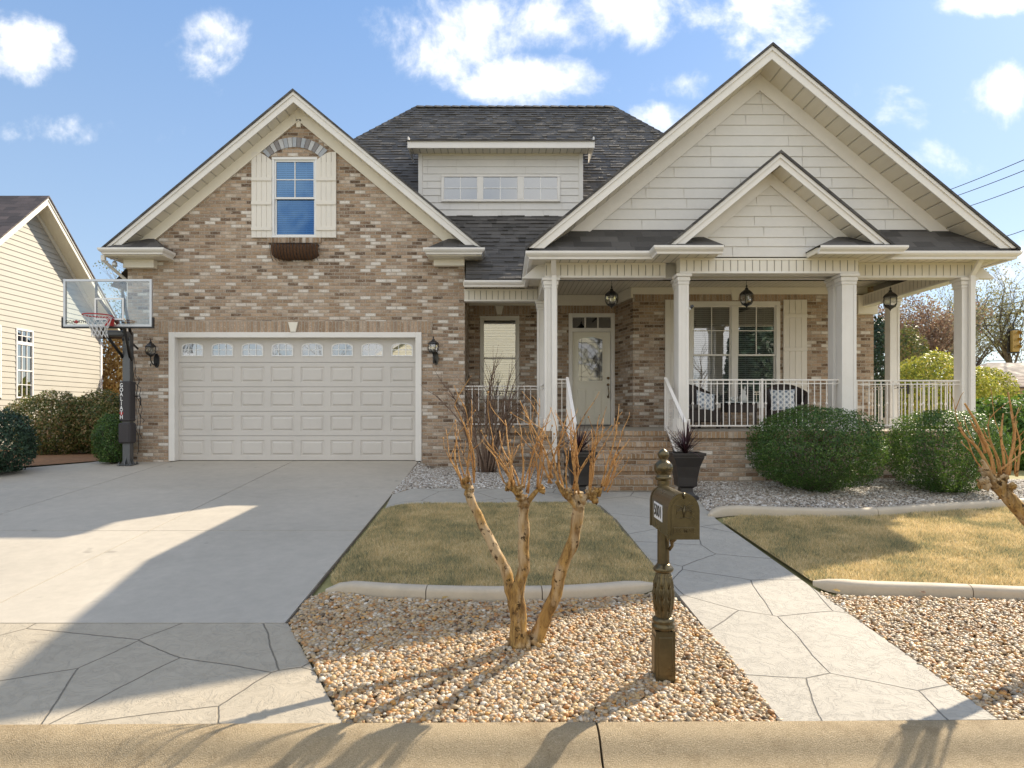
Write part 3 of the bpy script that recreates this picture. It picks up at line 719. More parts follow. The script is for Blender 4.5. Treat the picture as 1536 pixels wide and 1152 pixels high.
# --- garage door
mb=MB().mat(m_trim); x0,x1,_,zt=go
mb.bbox(x0-.02,x0+.10,GY-.03,GY+.15,-.97,zt+.02); mb.bbox(x1-.10,x1+.02,GY-.03,GY+.15,-.97,zt+.02); mb.bbox(x0+.101,x1-.101,GY-.03,GY+.15,zt-.085,zt+.02)
gd=mb.build('garage_door',H)
dx0,dx1,dz0,dz1=x0+.085,x1-.085,-.965,zt-.075; DYY=GY+.13; rows=5; rh=(dz1-dz0)/rows; cols=8; cw=(dx1-dx0)/cols
for r in range(rows):
    mb=MB().mat(m_gdoor); za=dz0+r*rh+.004; zb=dz0+(r+1)*rh-.004; y=DYY
    xs_=[dx0]; 
    def ringq(A,B):
        for k in range(4): mb.poly([A[k-1],A[k],B[k],B[k-1]])
    def rect(a,b,c,d,yy): return [(a,yy,c),(b,yy,c),(b,yy,d),(a,yy,d)]
    for c in range(cols):
        a=dx0+c*cw; b=a+cw; px_=.065; pz_=.085 if r<4 else .075
        O=rect(a,b,za,zb,y)
        pa,pb,pc,pd=a+px_,b-px_,za+pz_,zb-pz_
        A=rect(pa,pb,pc,pd,y); ringq(O,A)
        if r<4:
            B=rect(pa+.008,pb-.008,pc+.008,pd-.008,y+.014); C=rect(pa+.028,pb-.028,pc+.028,pd-.028,y+.014); D=rect(pa+.055,pb-.055,pc+.055,pd-.055,y-.004)
            ringq(A,B); ringq(B,C); ringq(C,D); mb.poly(D)
        else:
            mb.poly(rect(pa,pb,pc,pd,y+.002))
    # top and bottom lips of the section
    mb.poly([(dx0,y,zb),(dx1,y,zb),(dx1,y+.03,zb+.004),(dx0,y+.03,zb+.004)]); mb.poly([(dx0,y,za),(dx1,y,za),(dx1,y+.03,za-.004),(dx0,y+.03,za-.004)])
    mb.build('door_section',gd)
for c in range(cols):       # arched lights in the top section
    a=dx0+c*cw+.085; b=a+cw-.17; za=dz0+4*rh+.12; zb=dz0+5*rh-.10; xm=(a+b)/2; hw=(b-a)/2; rs=.085; n=12
    def archpts(ins):
        A=a+ins; B=b-ins; Z0=za+ins; zt_=zb-ins; 
        return [(A,Z0),(B,Z0)]+[(xm+(B-xm)*math.cos(math.pi*k/n),zt_-rs+rs*math.sin(math.pi*k/n)**.8) for k in range(n+1)]
    mb=MB().mat(m_white); o_=archpts(0); i_=archpts(.022); N=len(o_)
    yF=DYY-.012
    for k in range(N):
        mb.poly([(o_[k-1][0],yF,o_[k-1][1]),(o_[k][0],yF,o_[k][1]),(i_[k][0],yF,i_[k][1]),(i_[k-1][0],yF,i_[k-1][1])])
        mb.poly([(o_[k-1][0],yF,o_[k-1][1]),(o_[k][0],yF,o_[k][1]),(o_[k][0],yF+.02,o_[k][1]),(o_[k-1][0],yF+.02,o_[k-1][1])])
    for q in (1/3,2/3): mb.box(a+(b-a)*q-.007,a+(b-a)*q+.007,yF+.001,yF+.008,za+.02,zb-.022)
    mb.box(a+.02,b-.02,yF+.002,yF+.0075,za+(zb-za)*.48-.007,za+(zb-za)*.48+.007)
    mb.mat(m_gal); mb.poly([(p[0],yF+.0095,p[1]) for p in archpts(.01)])
    mb.build('door_window',gd)
# --- gables
def gable_parts(root,xc,zr,half,sl,yf,yw,yb,bd=.20,fz=.26,shm=None,sfm=None,frieze_to=None,M=None,fm=None,fzm=None,ret_z=None,th=.045):
    shm=shm or m_sh; fm=fm or m_trim; fzm=fzm or fm
    ze=zr-sl*half
    mb=MB(M).mat(shm)
    for s in (-1,1):
        mb.prism([(xc,zr),(xc+s*half,ze),(xc+s*half,ze-th),(xc,zr-th)],yf-.045,yb)
    mb.build('roof',root)
    zc=zr-sl*half
    def band(mb,o0,o1,ya,yb_,zc=zc):
        for s in (-1,1):
            d0=(zr-o0-zc)/sl; d1=(zr-o1-zc)/sl
            mb.prism([(xc,zr-o0),(xc+s*d0,zc),(xc+s*d1,zc),(xc,zr-o1)],ya,yb_)
    mb=MB(M).mat(fm)
    band(mb,th+.001,th+bd,yf,yf+.025); band(mb,th+.002,th+.065,yf-.022,yf-.0005)
    mb.build('barge_board',root)
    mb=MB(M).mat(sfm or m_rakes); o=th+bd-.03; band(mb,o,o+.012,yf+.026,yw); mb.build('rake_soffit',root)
    mb=MB(M).mat(fzm); o+=.013; band(mb,o,o+fz,yw-.035,yw-.002); band(mb,o+fz-.02,o+fz+.004,yw-.048,yw-.0355)
    mb.build('frieze_board',root)
    return o+fz
def siding(mb,zl,zh,xf,y,pitch=.172,lip=.016):
    z=zl
    while z<zh-.005:
        z2=min(z+pitch,zh); a0,b0=xf(z); a1,b1=xf(z2)
        if b0-a0<.02: break
        if b1<a1: a1=b1=(a1+b1)/2
        mb.poly([(a0,y-lip,z),(b0,y-lip,z),(b1,y-.002,z2),(a1,y-.002,z2)])
        mb.poly([(a0,y-lip,z),(b0,y-lip,z),(b0,y+.004,z+.002),(a0,y+.004,z+.002)])
        z=z2
def shake_seams(mb,zl,zh,xf,y,pitch,seed):    # narrow joints between the shakes
    r=random.Random(seed); z=zl
    while z<zh-.03:
        a,b=xf(z+pitch*.8); x=a+r.uniform(.1,.9)
        while x<b-.05:
            mb.box(x-.0025,x+.0025,y-.0185,y-.004,z+.004,z+pitch-.012); x+=r.choice((.62,.9,1.25,1.5))
        z+=pitch
m_seam=paint('shake_joint',(.60,.58,.54),.8,.02,3,0)
gable_parts(H,gxc,gzr,(gzr-PZ(369,12.7))/slope,slope,12.85,GY,22.0,fz=.24,fzm=m_trimy)
PXC=PX(1158,10.42); PZR=PZ(65,10.42)
gable_parts(H,PXC,PZR,(PZR-EZ)/slope-.06,slope,10.42,10.95,16.4,bd=.20,fz=.27)
SXC=PX(1170,10.1); SZR=PZ(226,10.1)
gable_parts(H,SXC,SZR,(SZR-2.53)/slope,slope,10.1,10.50,12.3,bd=.17,fz=.20)
mb=MB().mat(m_siding); zb=PZ(345,10.95)
fx=lambda z:(PXC-(PZR-.05-z)/slope,PXC+(PZR-.05-z)/slope)
siding(mb,zb,PZR-.1,fx,10.95); mb.mat(m_seam); shake_seams(mb,zb,PZR-.6,fx,10.95,.172,3)
# block behind so that nothing is paper thin
mb.mat(m_siding); mb.prism([(PXC-(PZR-.08-2.2)/slope+.3,2.2),(PXC+(PZR-.08-2.2)/slope-.3,2.2),(PXC,PZR-.3)],10.975,11.1)
mb.build('gable_siding',H)
mb=MB().mat(m_siding)
def fs(z):
    h=(SZR-.05-z)/slope
    if z<2.75: h=min(h,1.48)
    return (SXC-h,SXC+h)
siding(mb,BT+.02,2.75,lambda z:(SXC-1.33,SXC+1.33),10.5,.165); siding(mb,2.75,SZR-.1,fs,10.5,.165)
mb.mat(m_seam); shake_seams(mb,BT+.02,SZR-.5,lambda z:(fs(z)[0]+.3,fs(z)[1]-.3),10.5,.165,5)
mb.mat(m_siding); mb.prism([(SXC-1.45,2.5),(SXC+1.45,2.5),(SXC+1.2,2.7),(SXC,SZR-.3),(SXC-1.2,2.7)],10.52,10.6); mb.build('small_gable_siding',H)
# skirt roof below the big gable
mb=MB().mat(m_sh)
za_,zb_s=EZ+.005,PZ(345,10.95)+.02
for (a0,a1,b1,b0) in ((.40,2.6,3.3,1.10),(5.75,7.96,7.26,5.05)):
    mb.add([(a0,10.39,za_),(a1,10.39,za_),(b1,10.97,zb_s),(b0,10.97,zb_s),(a0,10.39,za_-.035),(a1,10.39,za_-.035),(b1,10.97,zb_s-.05),(b0,10.97,zb_s-.05)],[[0,1,2,3],[4,7,6,5],[0,4,5,1],[1,5,6,2],[2,6,7,3],[3,7,4,0]])
    mb.build('skirt_roof',H); mb=MB().mat(m_sh)

# --- main hip roof with real courses
RY0,RZ0=12.72,EZ+.02; RY1=18.8; m1=1.0; RZ1=RZ0+(RY1-RY0)*m1
XL0,XR0=-7.92,8.1; XL1,XR1=PX(625,RY1),PX(920,RY1)
mb=MB().mat(m_shm:=shingles('main_roof_shingle',row=.1,c0=(.045,.042,.039),c1=(.15,.14,.13),rough=.7,spec=.4))
nC=58; rr=random.Random(5)
def lx(t): return XL0+(XL1-XL0)*t
def rx(t): return XR0+(XR1-XR0)*t
for k in range(nC):
    t0=k/nC; t1=(k+1)/nC; y0=RY0+(RY1-RY0)*t0; y1=RY0+(RY1-RY0)*t1; z0=RZ0+(RZ1-RZ0)*t0; z1=RZ0+(RZ1-RZ0)*t1
    a=lx(t0)+.05; b=rx(t0)-.05
    if y0<13.36: a=GX1+.04
    x=a
    while x<b:
        w=rr.choice((.11,.15,.2,.27)); e=min(b,x+w); l=rr.choice((.008,.014,.018,.024,.03))
        # tab raised at its lower edge
        mb.poly([(x,y0-l*.7,z0+l*.7),(e,y0-l*.7,z0+l*.7),(e,y1,z1+.002),(x,y1,z1+.002)])
        mb.poly([(x,y0-l*.7,z0+l*.7),(e,y0-l*.7,z0+l*.7),(e,y0,z0-.004),(x,y0,z0-.004)])
        x=e
mb.mat(m_sh)
YBK=24.5
mb.poly([(XL0,13.4,RZ0),(XL0,YBK,RZ0),(XL1,RY1,RZ1),(lx(.11),RY0+.11*(RY1-RY0),RZ0+.11*(RZ1-RZ0))]); mb.poly([(XR0,RY0,RZ0),(XR0,YBK,RZ0),(XR1,RY1,RZ1)])
mb.poly([(XL0,YBK,RZ0),(XR0,YBK,RZ0),(XR1,RY1,RZ1),(XL1,RY1,RZ1)])
mb.poly([(GX1+.04,RY0,RZ0-.03),(XR0,RY0,RZ0-.03),(XR1,RY1,RZ1-.03),(XL1,RY1,RZ1-.03),(lx(.11),13.39,RZ0+.64),(GX1+.04,13.39,RZ0+.64)])
def cap(a,b,w=.13):
    a=Vector(a); b=Vector(b); n=max(2,int((b-a).length/.25)); d=(b-a).normalized(); sd=d.cross(Vector((0,0,1))).normalized()*w
    for i in range(n):
        p=a.lerp(b,i/n); q=a.lerp(b,(i+1)/n); up=Vector((0,0,.045)); 
        mb.poly([p+up,q+up*.6,q+sd-up*1.6,p+sd-up*1.2]); mb.poly([p+up,q+up*.6,q-sd-up*1.6,p-sd-up*1.2]); mb.poly([p+up,p+sd-up*1.2,p-sd-up*1.2])
cap((XL1,RY1,RZ1),(XR1,RY1,RZ1)); cap((lx(.3),RY0+.3*(RY1-RY0),RZ0+.3*(RZ1-RZ0)),(XL1,RY1,RZ1)); cap((XR0,RY0,RZ0),(XR1,RY1,RZ1))
mb.build('main_roof',H)
# --- dormer
dyy=14.43; dX0,dX1=PX(629,dyy),PX(873,dyy); dZ0,dZ1=PZ(324,dyy)-.02,PZ(228,dyy)
dm=MB().mat(m_siding); siding(dm,dZ0,dZ1,lambda z:(dX0,dX1),dyy,.155)
dm.mat(m_seam); shake_seams(dm,dZ0,dZ1,lambda z:(dX0,dX1),dyy,.155,8)
dm.mat(m_siding)
for x in (dX0+.01,dX1-.01): dm.prism([(dyy,dZ0-.05),(dyy,dZ1+.12),(16.75,6.50)],x-.01,x+.01,'x')
dor=dm.build('dormer',H)
mb=MB().mat(m_siding); 
mb.bbox(dX0-.02,dX0+.07,dyy-.035,dyy+.05,dZ0,dZ1); mb.bbox(dX1-.07,dX1+.02,dyy-.035,dyy+.05,dZ0,dZ1)
mb.mat(m_trimy); mb.bbox(dX0+.071,dX1-.071,dyy-.03,dyy+.02,dZ1-.09,dZ1)
mb.mat(m_trim); fz0,fz1=PZ(222,14.05),PZ(211,14.05); fa,fb=PX(611,14.05),PX(892,14.05)
mb.bbox(fa,fb,14.05,14.08,fz0,fz1); mb.bbox(fa,fa+.03,14.081,14.9,fz0,fz1+.1); mb.bbox(fb-.03,fb,14.081,14.9,fz0,fz1+.1)
mb.build('dormer_trim',dor)
mb=MB().mat(m_sfx); mb.box(fa+.031,fb-.031,14.081,dyy,fz0+.02,fz0+.035); mb.build('dormer_soffit',dor)
mb=MB().mat(m_sh); mb.prism([(14.02,fz1+.01),(17.4,fz1+1.05),(17.4,fz1+1.0),(14.02,fz1-.02+.005)],fa-.03,fb+.03,'x'); mb.build('dormer_roof',dor)
# dormer windows (three in a row)
wm=MB().mat(m_trim); wa,wb=PX(662,dyy),PX(840,dyy); wc,wd=PZ(302,dyy),PZ(264,dyy)
m_grid=paint('dormer_grid',(.84,.84,.82),.4)
edges=[(662,718),(722.5,779),(783.5,840)]
wm.bbox(wa,wb,dyy-.05,dyy+.0,wd-.035,wd+.01); wm.bbox(wa,wb,dyy-.055,dyy+.0,wc-.02,wc+.03)
for q in ((662,666.5),(715.5,725),(776,786),(835.5,840)): wm.bbox(PX(q[0],dyy),PX(q[1],dyy),dyy-.05,dyy,wc+.031,wd-.036)
dwn=wm.build('dormer_window',dor)
m_frost=glass('dormer_glass',(.60,.64,.68),.25,.12)
mb=MB()
for a,b in ((666.5,715.5),(725,776),(786,835.5)):
    A,B=PX(a,dyy),PX(b,dyy); mb.mat(m_grid); mb.box((A+B)/2-.009,(A+B)/2+.009,dyy-.040,dyy-.03,wc+.03,wd-.035); mb.box(A,B,dyy-.039,dyy-.031,(wc+wd)/2-.009,(wc+wd)/2+.009)
    mb.mat(m_frost); mb.poly([(A,dyy-.028,wc+.03),(B,dyy-.028,wc+.03),(B,dyy-.028,wd-.035),(A,dyy-.028,wd-.035)])
    mb.mat(m_blind); mb.poly([(A,dyy-.020,wc+.03),(B,dyy-.020,wc+.03),(B,dyy-.020,wd-.035),(A,dyy-.020,wd-.035)])
mb.build('grid_and_pane',dwn)
# --- gutters (ogee profile swept along polylines), soffits
GP=[(0,0),(.012,.0),(.05,.0),(.055,.03),(.09,.06),(.105,.085),(.105,.115),(.098,.118),(.096,.09),(0,.09)]
def gutter(pts,z,side=1,closed=False,name='gutter',mat=None):
    # pts: plan polyline, profile grows to the `side` of the direction of travel
    mb=MB().mat(mat or m_trim); P2=[Vector(p) for p in pts]; vs=[]; n=len(GP)
    for i,p in enumerate(P2):
        d0=(P2[i]-P2[i-1]).normalized() if i>0 else None; d1=(P2[i+1]-P2[i]).normalized() if i<len(P2)-1 else None
        n0=Vector((d0.y,-d0.x))*side if d0 else None; n1=Vector((d1.y,-d1.x))*side if d1 else None
        if n0 is None: nn=n1
        elif n1 is None: nn=n0
        else: nn=(n0+n1); nn=nn/(nn.dot(n0))
        for u,v in GP: vs.append((p.x+nn.x*u,p.y+nn.y*u,z-.118+v))
    mb.add(vs,[[i*n+k,i*n+(k+1)%n,(i+1)*n+(k+1)%n,(i+1)*n+k] for i in range(len(P2)-1) for k in range(n)])
    mb.add(vs[:n],[list(range(n))]); mb.add(vs[-n:],[list(range(n))[::-1]])
    return mb.build(name,H)
gr0,gr1=PX(150,12.68),PX(241,12.68); hr0,hr1=PX(640,12.68),PX(722,12.68); gez=PZ(371,12.68)
# porch: left eave from the recess, along the front with the bump-out
bx0,bx1=2.36,5.98
gutter([(.36+.08,12.75),(.36+.08,10.47),(bx0,10.47),(bx0,10.12),(PX(1086,10.02),10.12)],EZ,1)
gutter([(PX(1231,10.02),10.12),(bx1,10.12),(bx1,10.47),(7.96,10.47),(7.96,13.8)],EZ,1)
gutter([(GX1+.02,12.78),(.44,12.78)],EZ,1)
gutter([(PX(147,12.7)+.1,14.5),(PX(147,12.7)+.1,12.78),(PX(238,12.7)-.0,12.78),(PX(238,12.7)-.0,13.15)],PZ(371,12.68),1)
gutter([(PX(643,12.7),13.15),(PX(643,12.7),12.78),(PX(727,12.7)-.1,12.78),(PX(727,12.7)-.1,14.2)],PZ(371,12.68),1)
# drop soffit trims below the gutters
def slab(name,x0,x1,y0,y1,z0,z1,m): mb=MB().mat(m); mb.box(x0,x1,y0,y1,z0,z1); return mb.build(name,H)
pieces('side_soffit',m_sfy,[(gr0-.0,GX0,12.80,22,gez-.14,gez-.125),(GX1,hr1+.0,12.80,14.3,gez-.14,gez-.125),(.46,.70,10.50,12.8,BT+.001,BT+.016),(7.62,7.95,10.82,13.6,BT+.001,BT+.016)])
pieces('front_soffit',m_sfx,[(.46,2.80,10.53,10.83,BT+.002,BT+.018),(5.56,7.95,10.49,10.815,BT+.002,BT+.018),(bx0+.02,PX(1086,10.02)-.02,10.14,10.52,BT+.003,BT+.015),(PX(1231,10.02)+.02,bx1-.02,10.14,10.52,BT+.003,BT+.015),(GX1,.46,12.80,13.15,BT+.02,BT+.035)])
pieces('fascia',m_trimy,[(.445,.46,10.485,12.77,BT,EZ),(.461,2.38,10.475,10.489,BT,EZ),(5.97,7.95,10.475,10.489,BT,EZ),(7.945,7.958,10.49,13.8,BT,EZ),
(bx0+.002,PX(1086,10.02),10.125,10.139,BT,EZ),(PX(1231,10.02),bx1-.002,10.125,10.139,BT,EZ),(PX(1086,10.02)-.015,PX(1086,10.02),10.14,10.49,BT,EZ),(PX(1231,10.02),PX(1231,10.02)+.015,10.14,10.49,BT,EZ),
(bx0+.002,bx0+.015,10.14,10.474,BT,EZ),(bx1-.015,bx1-.002,10.14,10.474,BT,EZ),(GX1,.44,12.785,12.80,BT,EZ)])
# small hip returns at the gable feet
def ret(x0,x1,yf,yw,zb,h,wallx,s):
    mb=MB().mat(m_sh); xa,xb=x0-.02,x1+.02; 
    ap=((wallx),yw,zb+h)
    mb.poly([(xa,yf-.02,zb),(xb,yf-.02,zb),ap]); mb.poly([(xa,yf-.02,zb),(xa,yw,zb),ap]); mb.poly([(xb,yf-.02,zb),(xb,yw,zb),ap]); mb.poly([(xa,yf-.02,zb-.01),(xb,yf-.02,zb-.01),(xb,yw,zb-.01),(xa,yw,zb-.01)])
    mb.build('return_roof',H)
gr0,gr1=PX(150,12.68),PX(241,12.68); hr0,hr1=PX(640,12.68),PX(722,12.68); gez=PZ(371,12.68)
ret(gr0,gr1,12.72,GY+.02,gez-.005,.33,gr1-.42,1); ret(hr0,hr1,12.72,GY+.02,gez-.005,.33,hr0+.42,-1)
ret(bx0,PX(1086,10.02),10.05,10.52,EZ,.27,PX(1055,10.4),1); ret(PX(1231,10.02),bx1,10.05,10.52,EZ,.27,PX(1266,10.4),-1)
for a,b,q0,q1,pz in ((gr0+.12,gr1-.1,186,232,402),(hr0+.1,hr1-.12,651,697,399)):
    mb=MB().mat(m_trimy); mb.box(a-.1,b+.1,12.795,GY,gez-.135,gez-.12); mb.box(a-.02,b+.02,12.790,12.80,gez-.14,gez-.02)
    mb.bbox(PX(q0,13.1),PX(q1,13.1),13.06,13.21,PZ(pz,13.1),gez-.136); mb.build('gable_return',H)
# --- porch beams, ceiling, friezes
def beam(x0,x1,y0,y1,m,zb=BB,zt=BT):
    mb=MB().mat(m); mb.box(x0,x1,y0,y1,zb+.035,zt); mb.mat(m_trim); mb.bbox(x0-.006,x1+.006,y0-.008,y1+.008,zb,zb+.034,.004)
    mb.mat(m_trimy); mb.box(x0-.004,x1+.004,y0-.01,y1+.01,zt-.03,zt+.0); return mb.build('porch_beam',H)
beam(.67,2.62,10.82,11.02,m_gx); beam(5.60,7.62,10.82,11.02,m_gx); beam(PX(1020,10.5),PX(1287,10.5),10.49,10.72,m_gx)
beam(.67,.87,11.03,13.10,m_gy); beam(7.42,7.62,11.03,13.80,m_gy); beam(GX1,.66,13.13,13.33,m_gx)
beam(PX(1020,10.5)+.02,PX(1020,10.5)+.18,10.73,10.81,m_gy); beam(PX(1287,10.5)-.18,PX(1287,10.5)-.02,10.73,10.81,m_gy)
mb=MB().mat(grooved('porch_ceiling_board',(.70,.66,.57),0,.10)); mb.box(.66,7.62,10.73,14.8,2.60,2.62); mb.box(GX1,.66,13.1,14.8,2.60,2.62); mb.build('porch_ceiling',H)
mb=MB().mat(m_trimy)
mb.bbox(GX1+.002,2.48,DY-.03,DY-.001,2.36,2.598); mb.bbox(2.66,7.56,WY-.03,WY-.001,2.45,2.598)
mb.prism([(2.44,DY-.03),(2.48,DY-.001),(2.69,WY),(2.64,WY-.04)],2.38,2.597,'z')
mb.bbox(PX(1283,WY),PX(1311,WY)+.02,WY-.12,WY+.02,PZ(472,WY),BT)
mb.build('wall_frieze',H)
# --- columns
def column(x0,x1,y0,y1,zb=FL,cap=True,zt=BB):
    mb=MB().mat(m_trim); mb.bbox(x0,x1,y0,y1,zb,zt-.001)
    # recessed corner boards: raised stiles
    for (a,b) in ((x0,x0+.035),(x1-.035,x1)): mb.bbox(a-.004,b+.004,y0-.012,y0-.0005,zb+.21,zt-.18,.003)
    o=mb.build('column',H)
    mb=MB().mat(m_trim)
    for k,(e,za,zc) in enumerate(((.012,zt-.17,zt-.12),(.022,zt-.119,zt-.05),(.045,zt-.049,zt-.0015))): mb.bbox(x0-e,x1+e,y0-e,y1+e,za,zc)
    mb.build('capital',o)
    mb=MB().mat(m_trim); mb.bbox(x0-.022,x1+.022,y0-.022,y1+.022,zb,zb+.2); mb.build('base',o)
    return o
column(.66,.86,10.82,11.02); column(7.43,7.63,10.82,11.02); column(7.44,7.62,12.85,13.03); column(PX(806,13.13),PX(806,13.13)+.24,13.13,13.33)
column(PX(1018,10.5),PX(1018,10.5)+.155,10.5,10.7); column(PX(1015,10.83),PX(1015,10.83)+.17,10.83,11.02)
column(PX(1263,10.5),PX(1284,10.5),10.5,10.7); column(PX(1250,10.83),PX(1250,10.83)+.19,10.83,11.02)
# --- porch platform and steps
mb=MB().mat(m_brick)
for a,b,c,d in ((.62,.98,10.85,10.95),(2.66,7.66,10.85,10.95)): mb.box(a,b,c,d,-1.3,FL-.1)
mb.box(bx0+.42,PX(1290,10.5),10.46,10.849,-1.3,FL-.1)
mb.box(.62,.72,10.951,13.2,-1.3,FL-.1); mb.box(7.56,7.66,10.951,14.0,-1.3,FL-.1); mb.box(GX1+.002,.619,13.12,13.22,-1.3,FL-.1)
mb.mat(m_rowtop); 
mb.box(.60,.98,10.80,11.05,FL-.0995,FL-.002); mb.box(2.66,7.68,10.80,11.05,FL-.0995,FL-.002); mb.box(bx0+.38,PX(1292,10.5),10.41,10.799,FL-.0985,FL-.002)
mb.box(.60,.80,11.051,13.2,FL-.0995,FL-.002); mb.box(GX1+.002,.599,13.07,13.3,FL-.0995,FL-.002)
mb.mat(m_trim); mb.box(7.52,7.70,11.051,14.0,FL-.06,FL-.002)
mb.mat(m_conc); mb.box(.801,7.52,11.051,DY+.1,FL-.05,FL); mb.box(GX1+.002,.8,13.301,DY+.1,FL-.05,FL-.0005)
mb.build('porch_platform',H)
mb=MB(); z=FL; rise=(1.15+FL)/5; sx0,sx1=.98,2.66; yb=11.05
for k in range(5):
    yf=10.80-.28*k; z=FL-rise*k
    mb.mat(m_step); mb.box(sx0+.002,sx1-.002,yf+.02,yb-.001*k,z-rise,z-.0705)
    mb.mat(m_rowtop); mb.box(sx0,sx1,yf,yf+.29,z-.07,z-.003*0)
mb.build('porch_steps',H)
# --- railings
def rail(pts,zt0=.52,zb0=-.22,sp=.118,knuckle=3,posts=(),name='railing',stair=None,wide=.036):
    A,B=Vector(pts[0]),Vector(pts[1]); L=(B-A).length; d=(B-A).normalized(); nrm=Vector((d.y,-d.x))*.5
    z=lambda t,zz: zz+(stair*t if stair else 0)
    mb=MB().mat(m_rail)
    def bar(t0,t1,za,w,h):
        p=A+d*t0; q=A+d*t1; n2=nrm*w
        vs=[]
        for (pt,t) in ((p,t0/L),(q,t1/L)):
            for sgn in (-1,1):
                for hh in (0,h): vs.append((pt.x+n2.x*sgn,pt.y+n2.y*sgn,z(t,za)+hh))
        mb.add(vs,[[0,1,3,2],[4,6,7,5],[0,4,5,1],[2,3,7,6],[1,5,7,3],[0,2,6,4]])
    bar(0,L,zt0,wide,.022); bar(0,L,zt0-.055,.016,.014) if stair is None else None; bar(0,L,zb0,.025,.022)
    o=mb.build(name,H)
    n=max(2,round(L/sp))
    for i in range(1,n):
        t=L*i/n; p=A+d*t; mb=MB().mat(m_rail); s=.0065; mb.box(p.x-s,p.x+s,p.y-s,p.y+s,z(t/L,zb0)+.01,z(t/L,zt0)+.005)
        if knuckle and i%knuckle==1:
            zc=(z(t/L,zb0)+z(t/L,zt0))/2; mb.lathe((p.x,p.y,zc),[(.006,-.035),(.016,-.012),(.02,0),(.016,.012),(.006,.035)],8)
        mb.build('baluster',o)
    for t in posts:
        p=A+d*t; mb=MB().mat(m_rail); s=.016; mb.bbox(p.x-s,p.x+s,p.y-s,p.y+s,z(t/L,FL if stair is None else zb0-.2),z(t/L,zt0)+.03,.003); mb.build('rail_post',o)
    return o
rail([(PX(1018,10.5)+.16,10.62),(PX(1262,10.5)+.02,10.62)],.50,-.23,.098,2,(1.2,))
rail([(PX(1284,10.5)+.02,10.88),(7.43,10.88)],.50,-.23,.10,3)
rail([(7.53,11.03),(7.53,12.85)],.50,-.23,.115,2)
rail([(7.53,13.04),(7.53,13.87)],.50,-.23,.115,2)
rail([(GX1+.02,13.22),(PX(806,13.13),13.22)],.50,-.25,.13,0)
rail([(.75,13.12),(.75,11.03)],.50,-.25,.13,0)
rail([(.87,10.90),(1.02,10.90)],.52,-.23,.07,0)
rail([(1.03,10.86),(1.03,9.66)],.54,-.23,.115,0,(.0,1.19),stair=-.72,wide=.05)
rail([(2.63,10.86),(2.63,9.66)],.54,-.23,.115,0,(.0,1.19),stair=-.72,wide=.05)
rail([(2.65,10.88),(PX(1018,10.5)-.05,10.88)],.52,-.23,.09,0)
# gate latch on the side railing
mb=MB().mat(m_black); mb.box(7.38,7.42,12.2,12.22,.33,.52); mb.box(7.2,7.40,12.205,12.215,.44,.46); mb.build('gate_latch',H)
# --- front door
mb=MB().mat(m_trim); a,b,c,d=dw; f=.085
mb.bbox(a,a+f,DY-.03,DY+.10,c,d); mb.bbox(b-f,b,DY-.03,DY+.10,c,d); mb.bbox(a+f+.001,b-f-.001,DY-.03,DY+.10,d-f,d)
tz=PZ(492,DY); mb.bbox(a+f+.001,b-f-.001,DY-.02,DY+.10,tz-.085,tz)
for q in (1/3,2/3): xm=a+f+(b-a-2*f)*q; mb.box(xm-.015,xm+.015,DY+.01,DY+.06,tz+.001,d-f-.001)
mb.mat(paint('threshold',(.13,.12,.11),.4)); mb.box(a+f,b-f,DY-.05,DY+.12,c-.0,c+.03)
fd=mb.build('front_door',H)
mb=MB().mat(m_gal); mb.poly([(a+f,DY+.04,tz),(b-f,DY+.04,tz),(b-f,DY+.04,d-f),(a+f,DY+.04,d-f)]); mb.build('transom_pane',fd)
da,db,dc,dd=a+f+.005,b-f-.005,c+.032,tz-.09; y=DY+.05
ga,gb_,gc,gd_=PX(868,DY),PX(904,DY),PZ(571,DY),PZ(508,DY)
mb=MB().mat(m_door)
holes=[(ga,gb_,gc,gd_)]
pn=[(PX(866,DY),PX(881,DY),PZ(629,DY),PZ(583,DY)),(PX(890,DY),PX(904.5,DY),PZ(629,DY),PZ(583,DY))]
wall(mb,da,db,dc,dd,holes+pn,y,.012)
for (p,q,r_,s_) in pn:
    def rect2(i,yy): return [(p+i,yy,r_+i),(q-i,yy,r_+i),(q-i,yy,s_-i),(p+i,yy,s_-i)]
    A=rect2(0,y+.012); B=rect2(.015,y+.012); C=rect2(.045,y+.001)
    for X_,Y_ in ((A,B),(B,C)):
        for k in range(4): mb.poly([X_[k-1],X_[k],Y_[k],Y_[k-1]])
    mb.poly(C)
leaf=mb.build('door_leaf',fd)
mb=MB().mat(m_door); n=10; fr=.035      # moulding with arched head
top=[(ga+(gb_-ga)*k/n, gd_-.02+.06*math.sin(math.pi*k/n)) for k in range(n+1)]
outl=[(ga-fr,gc-fr),(gb_+fr,gc-fr)]+[(x+(x-(ga+gb_)/2)*.12,z+fr) for x,z in top[::-1]]
inl=[(ga,gc),(gb_,gc)]+top[::-1]
for k in range(len(outl)): 
    q=[outl[k-1],outl[k],inl[k],inl[k-1]]; mb.poly([(p[0],y-.016,p[1]) for p in q]); mb.poly([(outl[k-1][0],y-.016,outl[k-1][1]),(outl[k][0],y-.016,outl[k][1]),(outl[k][0],y+.002,outl[k][1]),(outl[k-1][0],y+.002,outl[k-1][1])]); mb.poly([(inl[k-1][0],y-.016,inl[k-1][1]),(inl[k][0],y-.016,inl[k][1]),(inl[k][0],y+.012,inl[k][1]),(inl[k-1][0],y+.012,inl[k-1][1])])
mb.build('glass_moulding',fd)
mb=MB().mat(m_art); mb.poly([(p[0],y-.008,p[1]) for p in inl]); gp=mb.build('door_glass',fd)
mb=MB().mat(m_black); cx_,cz_=(ga+gb_)/2,(gc+gd_)/2   # leading
